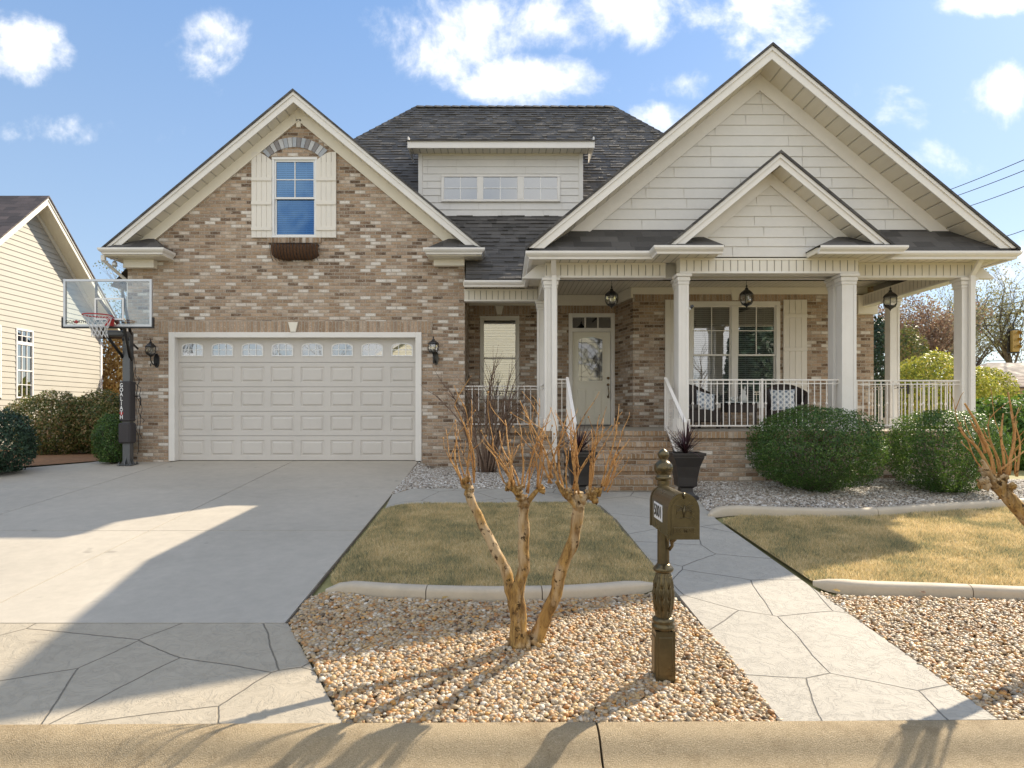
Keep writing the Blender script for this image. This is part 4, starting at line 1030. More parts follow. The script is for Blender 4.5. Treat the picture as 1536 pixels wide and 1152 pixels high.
def came(p,q): mb.tube([(p[0],y-.012,p[1]),(q[0],y-.012,q[1])],.0035,5)
for sx in (-1,1):
    came((cx_+sx*.02,cz_-.06),(cx_+sx*.14,cz_+.12)); came((cx_+sx*.14,cz_+.12),(cx_,cz_+.34)); came((cx_+sx*.02,cz_+.06),(cx_+sx*.14,cz_-.12)); came((cx_+sx*.14,cz_-.12),(cx_,cz_-.34))
    came((cx_+sx*.20,gc),(cx_+sx*.20,gd_)); came((cx_,cz_+.15),(cx_+sx*.2,cz_+.3)); came((cx_,cz_-.15),(cx_+sx*.2,cz_-.3)); came((cx_,cz_+.15),(cx_+sx*.08,cz_)); came((cx_,cz_-.15),(cx_+sx*.08,cz_))
came((ga,cz_+.38),(gb_,cz_+.38)); came((ga,cz_-.38),(gb_,cz_-.38)); mb.build('leading',fd)
mb=MB().mat(m_brass); hx=PX(912.5,DY)
mb.lathe((hx,y-.02,PZ(567,DY)),[(.001,-.03),(.03,-.02),(.033,0),(.03,.02),(.001,.03)],12); mb.lathe((hx,y-.02,PZ(577,DY)),[(.001,-.03),(.03,-.02),(.033,0),(.03,.02),(.001,.03)],12)
mb.tube([(hx,y-.03,PZ(580,DY)),(hx,y-.06,PZ(584,DY)),(hx+.012,y-.06,PZ(590,DY)),(hx,y-.03,PZ(595,DY))],.011,8); mb.lathe((hx,y-.02,PZ(595,DY)),[(.001,-.04),(.02,-.02),(.022,.01),(.001,.03)],10); mb.build('door_handle',fd)
# --- downspouts
def downspout(xc,yc,zt,zb,kick,name='downspout'):
    mb=MB().mat(m_trim)
    def seg(p,q,w=.038,dd=.028):
        p=Vector(p);q=Vector(q); vs=[(c.x+a*w,c.y+b*dd,c.z) for c in (p,q) for a,b in ((-1,-1),(1,-1),(1,1),(-1,1))]
        mb.add(vs,[[0,3,2,1],[4,5,6,7]]+[[i,(i+1)%4,4+(i+1)%4,4+i] for i in range(4)])
    pts=kick+[(xc,yc,zb)]
    for a,b in zip(pts[:-1],pts[1:]): seg(a,b)
    return mb.build(name,H)
downspout(PX(832,10.75),10.765,0,PZ(694,10.75),[(PX(830,10.5),10.50,EZ-.1),(PX(830,10.5),10.50,BT-.02),(PX(831,10.75),10.765,BB+.02)])
downspout(PX(1459,10.75),10.765,0,-1.05,[(PX(1475,10.5),10.52,EZ-.1),(PX(1475,10.5),10.52,BT+.02),(PX(1470,10.6),10.62,BT-.05),(PX(1459,10.75),10.765,BB+.02)])
downspout(GX0-.05,13.35,0,-1.0,[(GX0-.3,12.9,gez-.1),(GX0-.3,12.9,gez-.2),(GX0-.05,13.35,gez-.55)])
# ================================================================== THINGS ROUND THE HOUSE
# --- wall lanterns
def lantern_body(mb,c,s=1.0):
    x,y,z=c
    mb.mat(m_black)
    mb.lathe((x,y,z),[(.004*s,-.13*s),(.012*s,-.11*s),(.03*s,-.095*s),(.075*s,-.07*s),(.078*s,-.062*s)],6,False)
    mb.lathe((x,y,z),[(.108*s,.085*s),(.112*s,.093*s),(.085*s,.125*s),(.045*s,.155*s),(.03*s,.165*s),(.022*s,.19*s),(.008*s,.20*s),(.016*s,.215*s),(.004*s,.245*s)],6,False)
    for k in range(6):
        t=2*math.pi*k/6
        mb.tube([(x+r*s*math.cos(t),y+r*s*math.sin(t),z+h*s) for r,h in ((.074,-.062),(.098,-.02),(.104,.03),(.098,.088))],.0055*s,5)
    for h,r in ((-.066,.08),(.086,.106)): mb.lathe((x,y,z+h*s),[(r*s-.01,-.006),(r*s,0),(r*s-.01,.006)],18)
def lantern_glass(mb,c,s=1.0):
    mb.mat(m_lamp); mb.lathe(c,[(.066*s,-.06*s),(.09*s,-.02*s),(.096*s,.03*s),(.090*s,.083*s)],6,False)
def lantern_candle(mb,c,s=1.0):
    x,y,z=c; mb.mat(m_bulb); mb.lathe((x,y,z-.06*s),[(.012,0),(.012,.06*s),(.02,.075*s),(.014,.11*s),(.002,.13*s)],10)
def wall_lantern(px,py,label):
    D=GY-.17; c=(PX(px,D),D,PZ(py,D)); r=empty('wall_lantern',(c[0],GY,c[2]-.2),label,'lantern','black carriage lanterns on the garage wall')
    mb=MB(); lantern_body(mb,c,1.0); mb.build('lantern_cage',r)
    mb=MB(); lantern_glass(mb,c); mb.build('lantern_glass',r)
    mb=MB(); lantern_candle(mb,c); mb.build('candle',r)
    mb=MB().mat(m_black); x=c[0]+.035
    mb.prism([(x+.055*math.cos(t),c[2]-.17+.14*math.sin(t)) for t in [2*math.pi*k/16 for k in range(16)]],GY-.025,GY-.001)
    mb.tube([(x,GY-.02,c[2]-.22),(x,GY-.07,c[2]-.27),(c[0]+.01,GY-.13,c[2]-.24),(c[0],GY-.17,c[2]-.17),(c[0],GY-.17,c[2]-.12)],.012,7); mb.lathe((c[0],GY-.17,c[2]-.25),[(.002,-.05),(.012,-.03),(.012,0),(.004,.02)],8)
    mb.build('bracket',r)
wall_lantern(226,527,'black carriage lantern on the brick between the garage door and the basketball pole')
wall_lantern(650,523,'black carriage lantern on the brick right of the garage door')
def pendant(px,py,D,label,s=1.15):
    c=(PX(px,D),D,PZ(py,D)); r=empty('pendant_lantern',(c[0],c[1],2.6),label,'pendant lamp','black pendant lanterns hanging from the porch ceiling')
    mb=MB(); lantern_body(mb,c,s); mb.build('lantern_cage',r); mb=MB(); lantern_glass(mb,c,s); mb.build('lantern_glass',r); mb=MB(); lantern_candle(mb,c,s); mb.build('candle',r)
    mb=MB().mat(m_black); z=c[2]+.27*s
    while z<2.585:
        mb.tube([(c[0],c[1],z),(c[0],c[1],min(z+.03,2.59))],[.006,.003],5); z+=.033
    mb.tube([(c[0],c[1],c[2]+.24*s),(c[0],c[1],2.59)],.003,5); mb.lathe((c[0],c[1],2.56),[(.015,0),(.05,.02),(.055,.04)],14); mb.build('chain',r)
pendant(917.5,451,12.4,'black pendant lantern hanging in front of the entry door')
pendant(1120,450,12.1,'black pendant lantern hanging in front of the wide double window')
pendant(1335.5,454,11.9,'black pendant lantern hanging at the open right end of the porch')
# security camera on the column
cx=PX(1036,10.47); r=empty('security_camera',(cx,10.49,PZ(461,10.47)),'small security camera on the front face of the porch column beside the steps','camera')
mb=MB().mat(m_white); mb.lathe((cx,10.46,PZ(462,10.47)-.012),[(.002,0),(.022,.004),(.024,.02),(.01,.03)],12); mb.tube([(cx,10.485,PZ(464,10.47)),(cx-.01,10.44,PZ(462,10.47))],[.014,.02],10); mb.build('mount',r)
mb=MB().mat(m_black); mb.tube([(cx+.002,10.46,PZ(462,10.47)),(cx+.006,10.40,PZ(460,10.47))],.024,12); mb.build('lens',r)
# flood light under the garage eave, far left
c=P(172,399,12.95); r=empty('flood_light',c,'small flood light under the left garage eave','light')
mb=MB().mat(m_silver); mb.lathe((c[0],c[1],c[2]),[(.02,.10),(.045,.06),(.05,0),(.04,-.01)],12); mb.tube([(c[0],c[1],c[2]+.09),(c[0]+.05,c[1]+.05,c[2]+.20)],.015,7); mb.build('lamp_head',r)
# --- hanging trough under the gable window
tx0,tx1=PX(405,13.05),PX(476,13.05); tz0,tz1=PZ(388,13.05),PZ(366,13.05)
r=empty('window_basket',((tx0+tx1)/2,13.19,tz0),'empty brown coir wall trough in an iron rack under the gable window','planter')
mb=MB().mat(m_coir); n=36; vs=[]
for i in range(n+1):
    x=tx0+(tx1-tx0)*i/n; e=1-.5*abs(2*i/n-1)**5
    for k in range(9):
        t=math.pi*k/8/1.0; rr_=(.155+.008*mnoise.noise(Vector((x*14,k*.7,3))))*e
        vs.append((x,13.18-rr_*math.sin(t*.5)*1.2 if k<8 else 13.18-rr_*1.2,tz1-(tz1-tz0)*math.cos(t*.5)*(.35+.65*e)))
w=9; mb.add(vs,[[i*w+k,i*w+k+1,(i+1)*w+k+1,(i+1)*w+k] for i in range(n) for k in range(w-1)],True)
mb.add([vs[i*w+8] for i in range(n+1)]+[(vs[i*w+8][0],13.19,vs[i*w+8][2]-.02) for i in range(n+1)],[[i,i+1,n+2+i,n+1+i] for i in range(n)])
mb.build('coir_liner',r)
mb=MB().mat(m_black); 
for i in range(15):
    x=tx0+.02+(tx1-tx0-.04)*i/14; mb.tube([(x,13.18-.20*math.sin(t*.5)*1.0,tz0-.012+(tz1-tz0)*(1-math.cos(t*.5))) for t in [math.pi*k/8 for k in range(9)]],.006,5)
mb.tube([(tx0,13.19,tz1),(tx0,12.98,tz1),(tx1,12.98,tz1),(tx1,13.19,tz1)],.008,6); mb.build('iron_rack',r)
# --- urn planters
def leafstrip(mb,base,d,L,w,droop,n=6):
    d=Vector(d).normalized(); side=d.cross(Vector((0,0,1))).normalized(); vs=[]
    for i in range(n+1):
        t=i/n; p=Vector(base)+d*L*t+Vector((0,0,-droop*L*t*t)); ww=w*(1-t)**.7*(.6+.4*min(1,t*4)) if t<1 else 0
        up=Vector((0,0,.25*ww))
        vs+= [p-side*ww+up,p,p+side*ww+up]
    mb.add(vs,[[i*3+k,i*3+k+1,i*3+k+4,i*3+k+3] for i in range(n) for k in (0,1)],True)
def urn(px,D,zb,label,plabel,seed):
    x=PX(px,D); r=empty('urn_planter',(x,D,zb),label,'planter','tall square urn planters at the foot of the steps')
    q=2**.5; mb=MB().mat(m_pot)
    def sqp(prof): mb.lathe((x,D,zb),[(a*q,b) for a,b in prof],4,False,True)
    sqp([(.145,0),(.145,.035),(.125,.045)]); sqp([(.12,.045),(.085,.10),(.08,.15),(.10,.17)]); mb.build('pedestal',r)
    mb=MB().mat(m_pot); sqp([(.10,.17),(.125,.18),(.135,.30),(.16,.45),(.20,.57),(.205,.575),(.205,.60)]); mb.build('bowl',r)
    mb=MB().mat(m_pot); sqp([(.215,.60),(.225,.61),(.225,.64),(.19,.64),(.185,.60)]); mb.build('rim',r)
    mb=MB().mat(m_soil); mb.box(x-.18,x+.18,D-.18,D+.18,zb+.60,zb+.61); mb.build('potting_soil',r)
    pl=MB().mat(m_cord); rr=random.Random(seed)
    for i in range(75):
        a=rr.uniform(0,6.28); el=rr.uniform(.25,1.5); L=rr.uniform(.40,.66)
        leafstrip(pl,(x+rr.uniform(-.02,.02),D+rr.uniform(-.02,.02),zb+.61+rr.uniform(0,.06)),(math.cos(a)*math.cos(el),math.sin(a)*math.cos(el),math.sin(el)),L,.013,rr.uniform(.05,.45))
    o=pl.build('cordyline_plant'); tag(o,plabel,'plant','spiky dark plants in the urn planters')
urn(1028,9.25,g(2.5,9.25)+.005,'black square urn planter right of the steps, behind the mailbox','dark red spiky plant in the urn right of the steps',3)
urn(869,9.35,g(1.05,9.35)+.005,'black square urn planter left of the steps, behind the bare pruned tree','dark red spiky plant in the urn left of the steps, behind the bare tree',9)
# --- mailbox
MX,MY=PX(995,4.22),4.22; mz=g(MX,MY)
mr=empty('mailbox',(MX,MY,mz),'bronze roadside mailbox on a fluted post with a ball finial, numbered 5001','mailbox')
mb=MB().mat(m_bronze); q=2**.5
mb.lathe((MX,MY,mz),[(.061*q,-.05),(.061*q,.30),(.061*q,.305)],4,False,True); 
for s_ in (-1,1):
    mb.bbox(MX-.045,MX+.045,MY+s_*.0615-.004,MY+s_*.0615+.004,.0+mz+.03,mz+.27,.003); mb.bbox(MX+s_*.0615-.004,MX+s_*.0615+.004,MY-.045,MY+.045,mz+.03,mz+.27,.003)
mb.lathe((MX,MY,mz),[(.066,.305),(.073,.315),(.073,.335),(.062,.345),(.069,.355),(.069,.37),(.052,.385)],24)
fl=[]
nn=32; vs=[]; pf=[(.050,.385),(.053,.42),(.060,.47),(.064,.51),(.062,.56),(.055,.61),(.047,.65),(.044,.665)]
for rr_,zz in pf:
    for k in range(nn):
        t=2*math.pi*k/nn; a=rr_*(1+ (.05 if k%2 else -.03)*(1 if .39<zz<.66 else 0)); vs.append((MX+a*math.cos(t),MY+a*math.sin(t),mz+zz))
mb.add(vs,[[i*nn+k,i*nn+(k+1)%nn,(i+1)*nn+(k+1)%nn,(i+1)*nn+k] for i in range(len(pf)-1) for k in range(nn)],False)
for k in range(8):      # acanthus leaf ribs on the vase
    t=2*math.pi*(k+.5)/8
    for h0,h1,sp_ in ((.43,.52,.012),(.50,.58,.012),(.57,.64,.01)):
        for s_ in (-1,1):
            def pt(zz,da):
                rr_=np.interp(zz,[p[1] for p in pf],[p[0] for p in pf])+.002; return (MX+rr_*math.cos(t+da),MY+rr_*math.sin(t+da),mz+zz)
            mb.tube([pt(h0,0),pt((h0+h1)/2,s_*.16),pt(h1,s_*.30)],[.004,.004,.002],5)
mb.lathe((MX,MY,mz),[(.050,.665),(.062,.675),(.064,.69),(.055,.70),(.046,.71),(.040,.72)],24)
mb.lathe((MX,MY,mz),[(.038,.72),(.038,1.245)],12,False); mb.build('post',mr)
mb=MB().mat(m_bronze); zt=mz+1.245
mb.lathe((MX,MY,zt),[(.038,0),(.052,.008),(.054,.022),(.046,.03),(.040,.036),(.052,.05),(.060,.075),(.056,.10),(.040,.118),(.024,.128),(.022,.135),(.032,.146),(.037,.162),(.033,.178),(.018,.192),(.008,.198),(.001,.203)],24); mb.build('finial',mr)
bxc=PX(1024.7,3.72); bw_=.082; y0b,y1b=3.72,4.176; zb_=PZ(807,3.72); zs_=PZ(767,3.72); 
def boxprof(ins=0,n=14): return [(bxc-bw_+ins,zb_+ins),(bxc+bw_-ins,zb_+ins)]+[(bxc+(bw_-ins)*math.cos(math.pi*k/n),zs_+.004+(bw_*1.12-ins)*math.sin(math.pi*k/n)) for k in range(n+1)]
mb=MB().mat(m_bronze); mb.prism(boxprof(),y0b+.012,y1b); mb.prism(boxprof(-.004),y1b-.02,y1b+.004)
# bracket scroll
mb.tube([(1.03,4.02,zb_-.002),(1.045,4.06,zb_-.03),(1.05,4.10,zb_-.05),(1.06,4.13,zb_-.085),(1.045,4.15,zb_-.10),(1.052,4.17,zb_-.135),(1.035,4.18,zb_-.16)],[.014,.018,.013,.012,.016,.010,.012],9)
mb.bbox(bxc-.03,bxc+.04,3.80,4.20,zb_-.016,zb_-.001,.004)
mb.build('box_body',mr)
mb=MB().mat(m_bronze); mb.prism(boxprof(-.007),y0b-.012,y0b+.011); mb.prism(boxprof(.012),y0b-.016,y0b-.0125)
mb.tube([(bxc,y0b-.015,zs_+.075),(bxc,y0b-.03,zs_+.09),(bxc,y0b-.015,zs_+.105)],.006,6)
mb.bbox(bxc-.06,bxc+.06,y0b-.021,y0b-.0165,zb_+.025,zb_+.062,.002)
# embossed bird emblem: wings, body, olive branch
for s_ in (-1,1):
    for k in range(4): mb.tube([(bxc,y0b-.018,zs_+.01),(bxc+s_*(.02+.006*k),y0b-.02,zs_+.03-.009*k),(bxc+s_*(.050-.003*k),y0b-.018,zs_+.036-.017*k)],[.004,.0035,.0015],5)
    mb.tube([(bxc,y0b-.018,zs_-.03),(bxc+s_*.03,y0b-.018,zs_-.036),(bxc+s_*.045,y0b-.018,zs_-.028)],[.002,.003,.001],5)
mb.tube([(bxc,y0b-.018,zs_-.03),(bxc,y0b-.02,zs_+.0),(bxc+.004,y0b-.018,zs_+.035)],[.003,.010,.004],6)
dr_=mb.build('box_door',mr)
def text(s_,size,loc,rot,mat,name,parent,ext=.001,align='CENTER',vert=False,sx=1):
    c=bpy.data.curves.new(name,'FONT'); c.body=s_; c.size=size; c.extrude=ext; c.align_x=align; c.align_y='CENTER'; c.space_line=.82; c.offset=size*.018
    o=bpy.data.objects.new(name+'_c',c); COL.objects.link(o); bpy.context.view_layer.update()
    me=bpy.data.meshes.new_from_object(o.evaluated_get(bpy.context.evaluated_depsgraph_get())); bpy.data.objects.remove(o)
    me.transform(Matrix.Translation(Vector(loc))@Matrix.Rotation(rot[2],4,'Z')@Matrix.Rotation(rot[0],4,'X')@Matrix.Diagonal((sx,1,1,1)))
    me.transform(Matrix.Translation(-parent_loc(parent)))
    me.materials.clear(); me.materials.append(mat); me.name=name
    n=bpy.data.objects.new(name,me); COL.objects.link(n); n.parent=parent; return n
m_embl=paint('dark_bronze',(.09,.065,.03),.4,.2,7,.2,30,metal=.6)
text('U.S. MAIL',.030,(bxc,y0b-.0225,zb_+.0435),(rad(90),0,0),m_embl,'embossed_lettering',mr,.0015)
# white number plate on the left side
mb=MB().mat(m_white); xs_=bxc-bw_-.0015; mb.box(xs_-.001,xs_+.001,3.86,4.07,zs_-.085,zs_+.012); mb.build('number_plate',mr)
text('5001',.095,(xs_-.0025,3.965,zs_-.037),(rad(90),0,rad(-90)),m_black,'house_number',mr,.0006)
# --- basketball hoop
hb=(-7.19,12.75); hz=g(*hb)
hr=empty('basketball_hoop',(hb[0],hb[1],hz),'in-ground basketball hoop with clear backboard and padded grey pole beside the driveway','basketball hoop')
x,y=hb; mb=MB().mat(m_grey); mb.bbox(x-.14,x+.14,y-.14,y+.14,hz,hz+.02); mb.bbox(x-.07,x+.07,y-.07,y+.07,hz+.021,hz+2.55)
for k in range(4): mb.lathe((x+(-.11 if k%2 else .11),y+(-.11 if k<2 else .11),hz+.02),[(.018,0),(.018,.025),(.008,.026),(.008,.05)],6,False)
for s1,s2 in ((1,0),(-1,0),(0,1),(0,-1)): mb.add([(x+s1*.07+(s2*.006),y+s2*.07+s1*.006,hz+.021),(x+s1*.13+(s2*.006),y+s2*.13+s1*.006,hz+.021),(x+s1*.07+s2*.006,y+s2*.07+s1*.006,hz+.16),(x+s1*.07-(s2*.006),y+s2*.07-s1*.006,hz+.021),(x+s1*.13-(s2*.006),y+s2*.13-s1*.006,hz+.021),(x+s1*.07-s2*.006,y+s2*.07-s1*.006,hz+.16)],[[0,1,2],[3,5,4],[1,4,5,2]])
mb.build('pole',hr)
mb=MB().mat(m_pad); za,zb2=PZ(665,12.7),PZ(572,12.7)
mb.bbox(x-.10,x+.10,y-.125,y+.10,PZ(632,12.7),zb2,.02); mb.bbox(x-.12,x+.11,y-.14,y+.11,za,PZ(634,12.7),.03); mb.build('pole_pad',hr)
YB_=12.08; bxm=PX(162,YB_); bw2=.80; bz0,bz1=PZ(490,YB_),PZ(419,YB_)
bb=MB().mat(m_bb); bb.box(bxm-bw2+.03,bxm+bw2-.03,YB_-.006,YB_+.006,bz0+.03,bz1-.03); bo=bb.build('backboard',hr)
mb=MB().mat(m_silver); 
mb.box(bxm-bw2,bxm+bw2,YB_-.02,YB_+.025,bz1-.04,bz1); mb.box(bxm-bw2,bxm+bw2,YB_-.02,YB_+.025,bz0,bz0+.04); mb.box(bxm-bw2,bxm-bw2+.04,YB_-.019,YB_+.024,bz0+.041,bz1-.041); mb.box(bxm+bw2-.04,bxm+bw2,YB_-.019,YB_+.024,bz0+.041,bz1-.041); mb.build('board_frame',bo)
mb=MB().mat(m_white); tq=(PX(142,YB_),PX(186,YB_),bz0+.12,PZ(447,YB_)); t_=.03; yf=YB_-.0085
mb.box(tq[0],tq[1],yf,yf+.0015,tq[3]-t_,tq[3]); mb.box(tq[0],tq[1],yf,yf+.0015,tq[2]-.001,tq[2]+t_); mb.box(tq[0],tq[0]+t_,yf,yf+.0015,tq[2]+t_,tq[3]-t_); mb.box(tq[1]-t_,tq[1],yf,yf+.0015,tq[2]+t_,tq[3]-t_); mb.build('target_square',bo)
mb=MB().mat(m_black); mb.bbox(bxm-bw2-.03,bxm+bw2+.03,YB_-.03,YB_+.035,bz0-.03,bz0-.001); 
for s_ in (-1,1): mb.bbox(bxm+s_*(bw2+.0165)-.014,bxm+s_*(bw2+.0165)+.014,YB_-.03,YB_+.035,bz0,bz0+.17)
mb.build('board_padding',bo)
text('GOALIATH',.075,(bxm-bw2+.22,YB_-.0095,bz0+.085),(rad(90),0,0),m_black,'board_lettering',bo,.0004)
mb=MB().mat(m_red); mb.poly([(bxm-bw2+.17,YB_-.009,bz0+.085),(bxm-bw2+.23,YB_-.009,bz0+.05),(bxm-bw2+.29,YB_-.009,bz0+.085),(bxm-bw2+.23,YB_-.009,bz0+.12)]); mb.build('board_emblem',bo)
text('G\nO\nA\nL\nI\nA\nT\nH',.105,(x-.055,y-.1275,PZ(602,12.7)),(rad(90),0,0),m_white,'pole_lettering',hr,.0005,sx=.8)
mb=MB().mat(m_red); cc=(x-.055,y-.1275,PZ(621,12.7)); mb.poly([(cc[0]-.04,cc[1],cc[2]+.02),(cc[0],cc[1],cc[2]-.035),(cc[0]+.04,cc[1],cc[2]+.02),(cc[0]+.02,cc[1],cc[2]+.035),(cc[0]-.02,cc[1],cc[2]+.035)]); mb.build('pole_emblem',hr)
# support arms behind the board
mb=MB().mat(m_black)
for s_ in (-1,1):
    xa=bxm+s_*.24; mb.bbox(xa-.018,xa+.018,YB_+.03,YB_+.06,bz0+.05,bz1-.02,.003); mb.tube([(x+s_*.05,y,hz+2.0),(xa,YB_+.05,bz0+.10)],.028,6); mb.tube([(x+s_*.05,y,hz+2.5),(xa,YB_+.05,bz1-.28)],.028,6)
    mb.tube([(x+s_*.05,y+.25,hz+2.25),(x+s_*.05,y-.1,hz+2.4)],.02,6)
mb.bbox(bxm-.25,bxm+.25,YB_+.03,YB_+.055,bz0+.10,bz0+.15); mb.build('support_arm',hr)
mb=MB().mat(m_grey); mb.bbox(bxm-.22,bxm+.16,YB_+.2,YB_+.45,bz0-.14,bz0-.04,.02); mb.build('spring_housing',hr)
rc=(PX(146,11.72),11.72,PZ(473,11.72)); mb=MB().mat(m_red)
mb.tube([(rc[0]+.228*math.cos(t),rc[1]+.228*math.sin(t),rc[2]) for t in [2*math.pi*k/28 for k in range(29)]],.011,7,False)
mb.prism([(rc[0]-.02,rc[2]-.012),(bxm+.13,rc[2]-.012),(bxm+.12,rc[2]-.15),(bxm+.0,rc[2]-.15),(rc[0]+.06,rc[2]-.06)],YB_-.13,YB_-.02); mb.tube([(rc[0]-.16,rc[1]+.16,rc[2]),(rc[0]-.08,YB_-.05,rc[2])],.01,6); mb.tube([(rc[0]+.16,rc[1]+.16,rc[2]),(rc[0]+.12,YB_-.05,rc[2])],.01,6); rm=mb.build('rim',hr)
mb=MB().mat(m_net); N_=12; lv=[(.225,0),(.20,-.07),(.165,-.15),(.13,-.23),(.115,-.30),(.13,-.37)]
for k in range(N_):
    for dirn in (1,-1):
        pts=[]
        for j,(rr_,zz) in enumerate(lv): 
            t=2*math.pi*(k+dirn*j*.5)/N_; pts.append((rc[0]+rr_*math.cos(t)+.03*max(0,-zz)*4,rc[1]+rr_*math.sin(t),rc[2]-.01+zz))
        mb.tube(pts,.0045,4,False)
mb.build('net',hr)
mb=MB().mat(m_black)
def wob(p,q,n,a,seed):
    r_=random.Random(seed); p=Vector(p);q=Vector(q); return [p.lerp(q,i/n)+Vector((r_.uniform(-a,a),r_.uniform(-a,a)*.4,0)) for i in range(n+1)]
for k in range(3): mb.tube(wob((x+.10+.03*k,y+.05,hz+2.1-.2*k),(x+.12+.05*k,y+.12,hz+.2+.3*k),16,.035,k+3),.006,5)
mb.tube([(x+.1,y+.05,hz+1.32),(x+.22,y,hz+1.32),(x+.24,y,hz+1.28),(x+.24,y,hz+1.14)],.012,6)
mb.build('height_crank_cable',hr)
# --- porch furniture
def wicker_chair(cx,cy,rot,label):
    r=empty('wicker_chair',(cx,cy,FL),label,'chair','dark wicker porch armchairs')
    M=Matrix.Translation((cx,cy,FL))@Matrix.Rotation(rot,4,'Z')
    mb=MB(M).mat(m_wick); n=26; vs=[]
    for i in range(n+1):
        a=math.pi*(-.12+1.24*i/n); h=.62+.22*math.sin(max(0,min(1,(i/n)))*math.pi)**1.5
        for (rr_,zz) in ((.33,.12),(.37,.40),(.40,h-.03),(.41,h),(.37,h+.015),(.345,h-.03),(.32,.40)):
            vs.append((rr_*math.cos(a),rr_*math.sin(a)*.92,zz))
    mb.add(vs,[[i*7+k,i*7+k+1,(i+1)*7+k+1,(i+1)*7+k] for i in range(n) for k in range(6)],True); mb.add(vs[:7],[list(range(7))]); mb.add(vs[-7:],[list(range(7))]); mb.build('backrest',r)
    mb=MB(M).mat(m_wick); mb.bbox(-.33,.33,-.34,.28,.12,.36,.02); mb.build('seat_base',r)
    mb=MB(M).mat(paint('seat_cushion',(.10,.095,.09),.85,.1,9,.3,60)); mb.bbox(-.28,.28,-.32,.26,.361,.45,.03); mb.build('seat_cushion',r)
    for sx in (-1,1):
        for sy in (-.30,.24): mb=MB(M).mat(m_wick); mb.bbox(sx*.28-.025,sx*.28+.025,sy-.025,sy+.025,.001,.119,.004); mb.build('leg',r)
    return r
def pillow(cx,cy,cz,rz,rx,label,s=.23,ry=0):
    n=12; mb=MB(); mb.mat(m_pil)
    for sg in (-1,1):
        vs=[]
        for i in range(n+1):
            for j in range(n+1):
                u=2*i/n-1; v=2*j/n-1; e=(1-u**4)*(1-v**4); pin=1-.06*(u*u*(1-v*v)+v*v*(1-u*u)); pin2=1+0*e
                vs.append((u*s*(1-.10*(1-v*v)+.0),sg*.085*e**.6,v*s*(1-.10*(1-u*u))))
        mb.add(vs,[[i*(n+1)+j,(i+1)*(n+1)+j,(i+1)*(n+1)+j+1,i*(n+1)+j+1] for i in range(n) for j in range(n)],True)
    o=mb.build('throw_pillow',origin=(0,0,0)); o.location=(cx,cy,cz); o.rotation_euler=(rad(rx),rad(ry),rad(rz))
    return tag(o,label,'pillow','blue and white lattice pillows on the wicker chairs')
c1=PX(1180,12.55); wicker_chair(c1,12.6,rad(-12),'dark wicker armchair right of the small porch table, under the double window')
c2=PX(1044,12.5); wicker_chair(c2,12.55,rad(22),'dark wicker armchair half hidden behind the porch column, left of the table')
pillow(PX(1174,12.36),12.36,PZ(601,12.36),-12,-14,'blue and white lattice pillow on the right wicker chair',.225)
pillow(PX(1058,12.34),12.34,PZ(603,12.34),16,-16,'blue and white lattice pillow on the left wicker chair, tilted',.20,12)
tx,ty=PX(1108,12.55),12.55
r=empty('side_table',(tx,ty,FL),'small dark wicker table with a glass top between the porch chairs','table')
mb=MB().mat(m_wick); mb.bbox(tx-.27,tx+.27,ty-.22,ty+.22,FL+.30,FL+.48,.01); mb.build('apron',r)
mb=MB().mat(paint('glass_top',(.55,.62,.62),.08,.02,2,0,spec=.9)); mb.bbox(tx-.34,tx+.34,ty-.28,ty+.28,FL+.482,FL+.497,.003); mb.build('table_top',r)
for sx in (-1,1):
    for sy in (-1,1): mb=MB().mat(m_wick); mb.bbox(tx+sx*.24-.02,tx+sx*.24+.02,ty+sy*.19-.02,ty+sy*.19+.02,FL,FL+.2995,.004); mb.build('leg',r)
m_wht=paint('whitewashed_ornament',(.66,.66,.64),.7,.15,20,.4,60)
ox=PX(1115,12.5)
mb=MB().mat(m_wht); mb.lathe((ox,12.5,FL+.497),[(.05,0),(.075,.02),(.08,.07),(.06,.12),(.04,.15),(.05,.18),(.045,.21),(.01,.235)],14)
for s_ in (-1,1): mb.tube([(ox+s_*.02,12.5,FL+.71),(ox+s_*.035,12.5,FL+.76),(ox+s_*.03,12.5,FL+.80)],[.012,.016,.004],7)
tag(mb.build('rabbit_ornament'),'small white rabbit-eared ornament standing on the porch table','ornament')
ox=PX(1101,12.45); mb=MB().mat(m_wht)
for k in range(9): 
    t=k*.7; mb.blob((ox+.05*math.cos(t)*(k>0),12.45+.04*math.sin(t)*(k>0),FL+.545+.012*(k%3)),(.035,.035,.03),5,k,.2)
mb.lathe((ox,12.45,FL+.497),[(.03,0),(.05,.03),(.05,.045)],10); tag(mb.build('flower_bowl'),'low bowl of white flowers on the porch table, left of the ornament','bowl')
# --- neighbour's house (gable end faces the driveway)
NK=1.3125; NX=-9.6*NK; NA=13.56*NK
N_=empty('neighbour_house',(NX-3,NA,-1.2),'cream sided house with a steep dark shingle roof beyond the hedge at the left','house')
Mn=Matrix.Translation((NX,NA,0))@Matrix.Rotation(rad(90),4,'Z')   # local x -> world Y, local -y -> world +X
nz=4.40*NK; ns=.90; nhalf=2.85*NK
xr_=15.87*NK-NA; xl_=-xr_
gable_parts(N_,0,nz,nhalf,ns,-.42,0,12,bd=.20,fz=.14,shm=m_shn,M=Mn,sfm=paint('neighbour_soffit',(.74,.70,.56),.6),fm=paint('neighbour_trim',(.80,.78,.70),.5))
mb=MB(Mn).mat(m_nsid); p_=.142; z=-1.25
win=[(PX(24,1)*0,0,0,0)]
def yloc(px): # depth on the wall plane seen at px
    return NX/((px-VX)/F)-NA
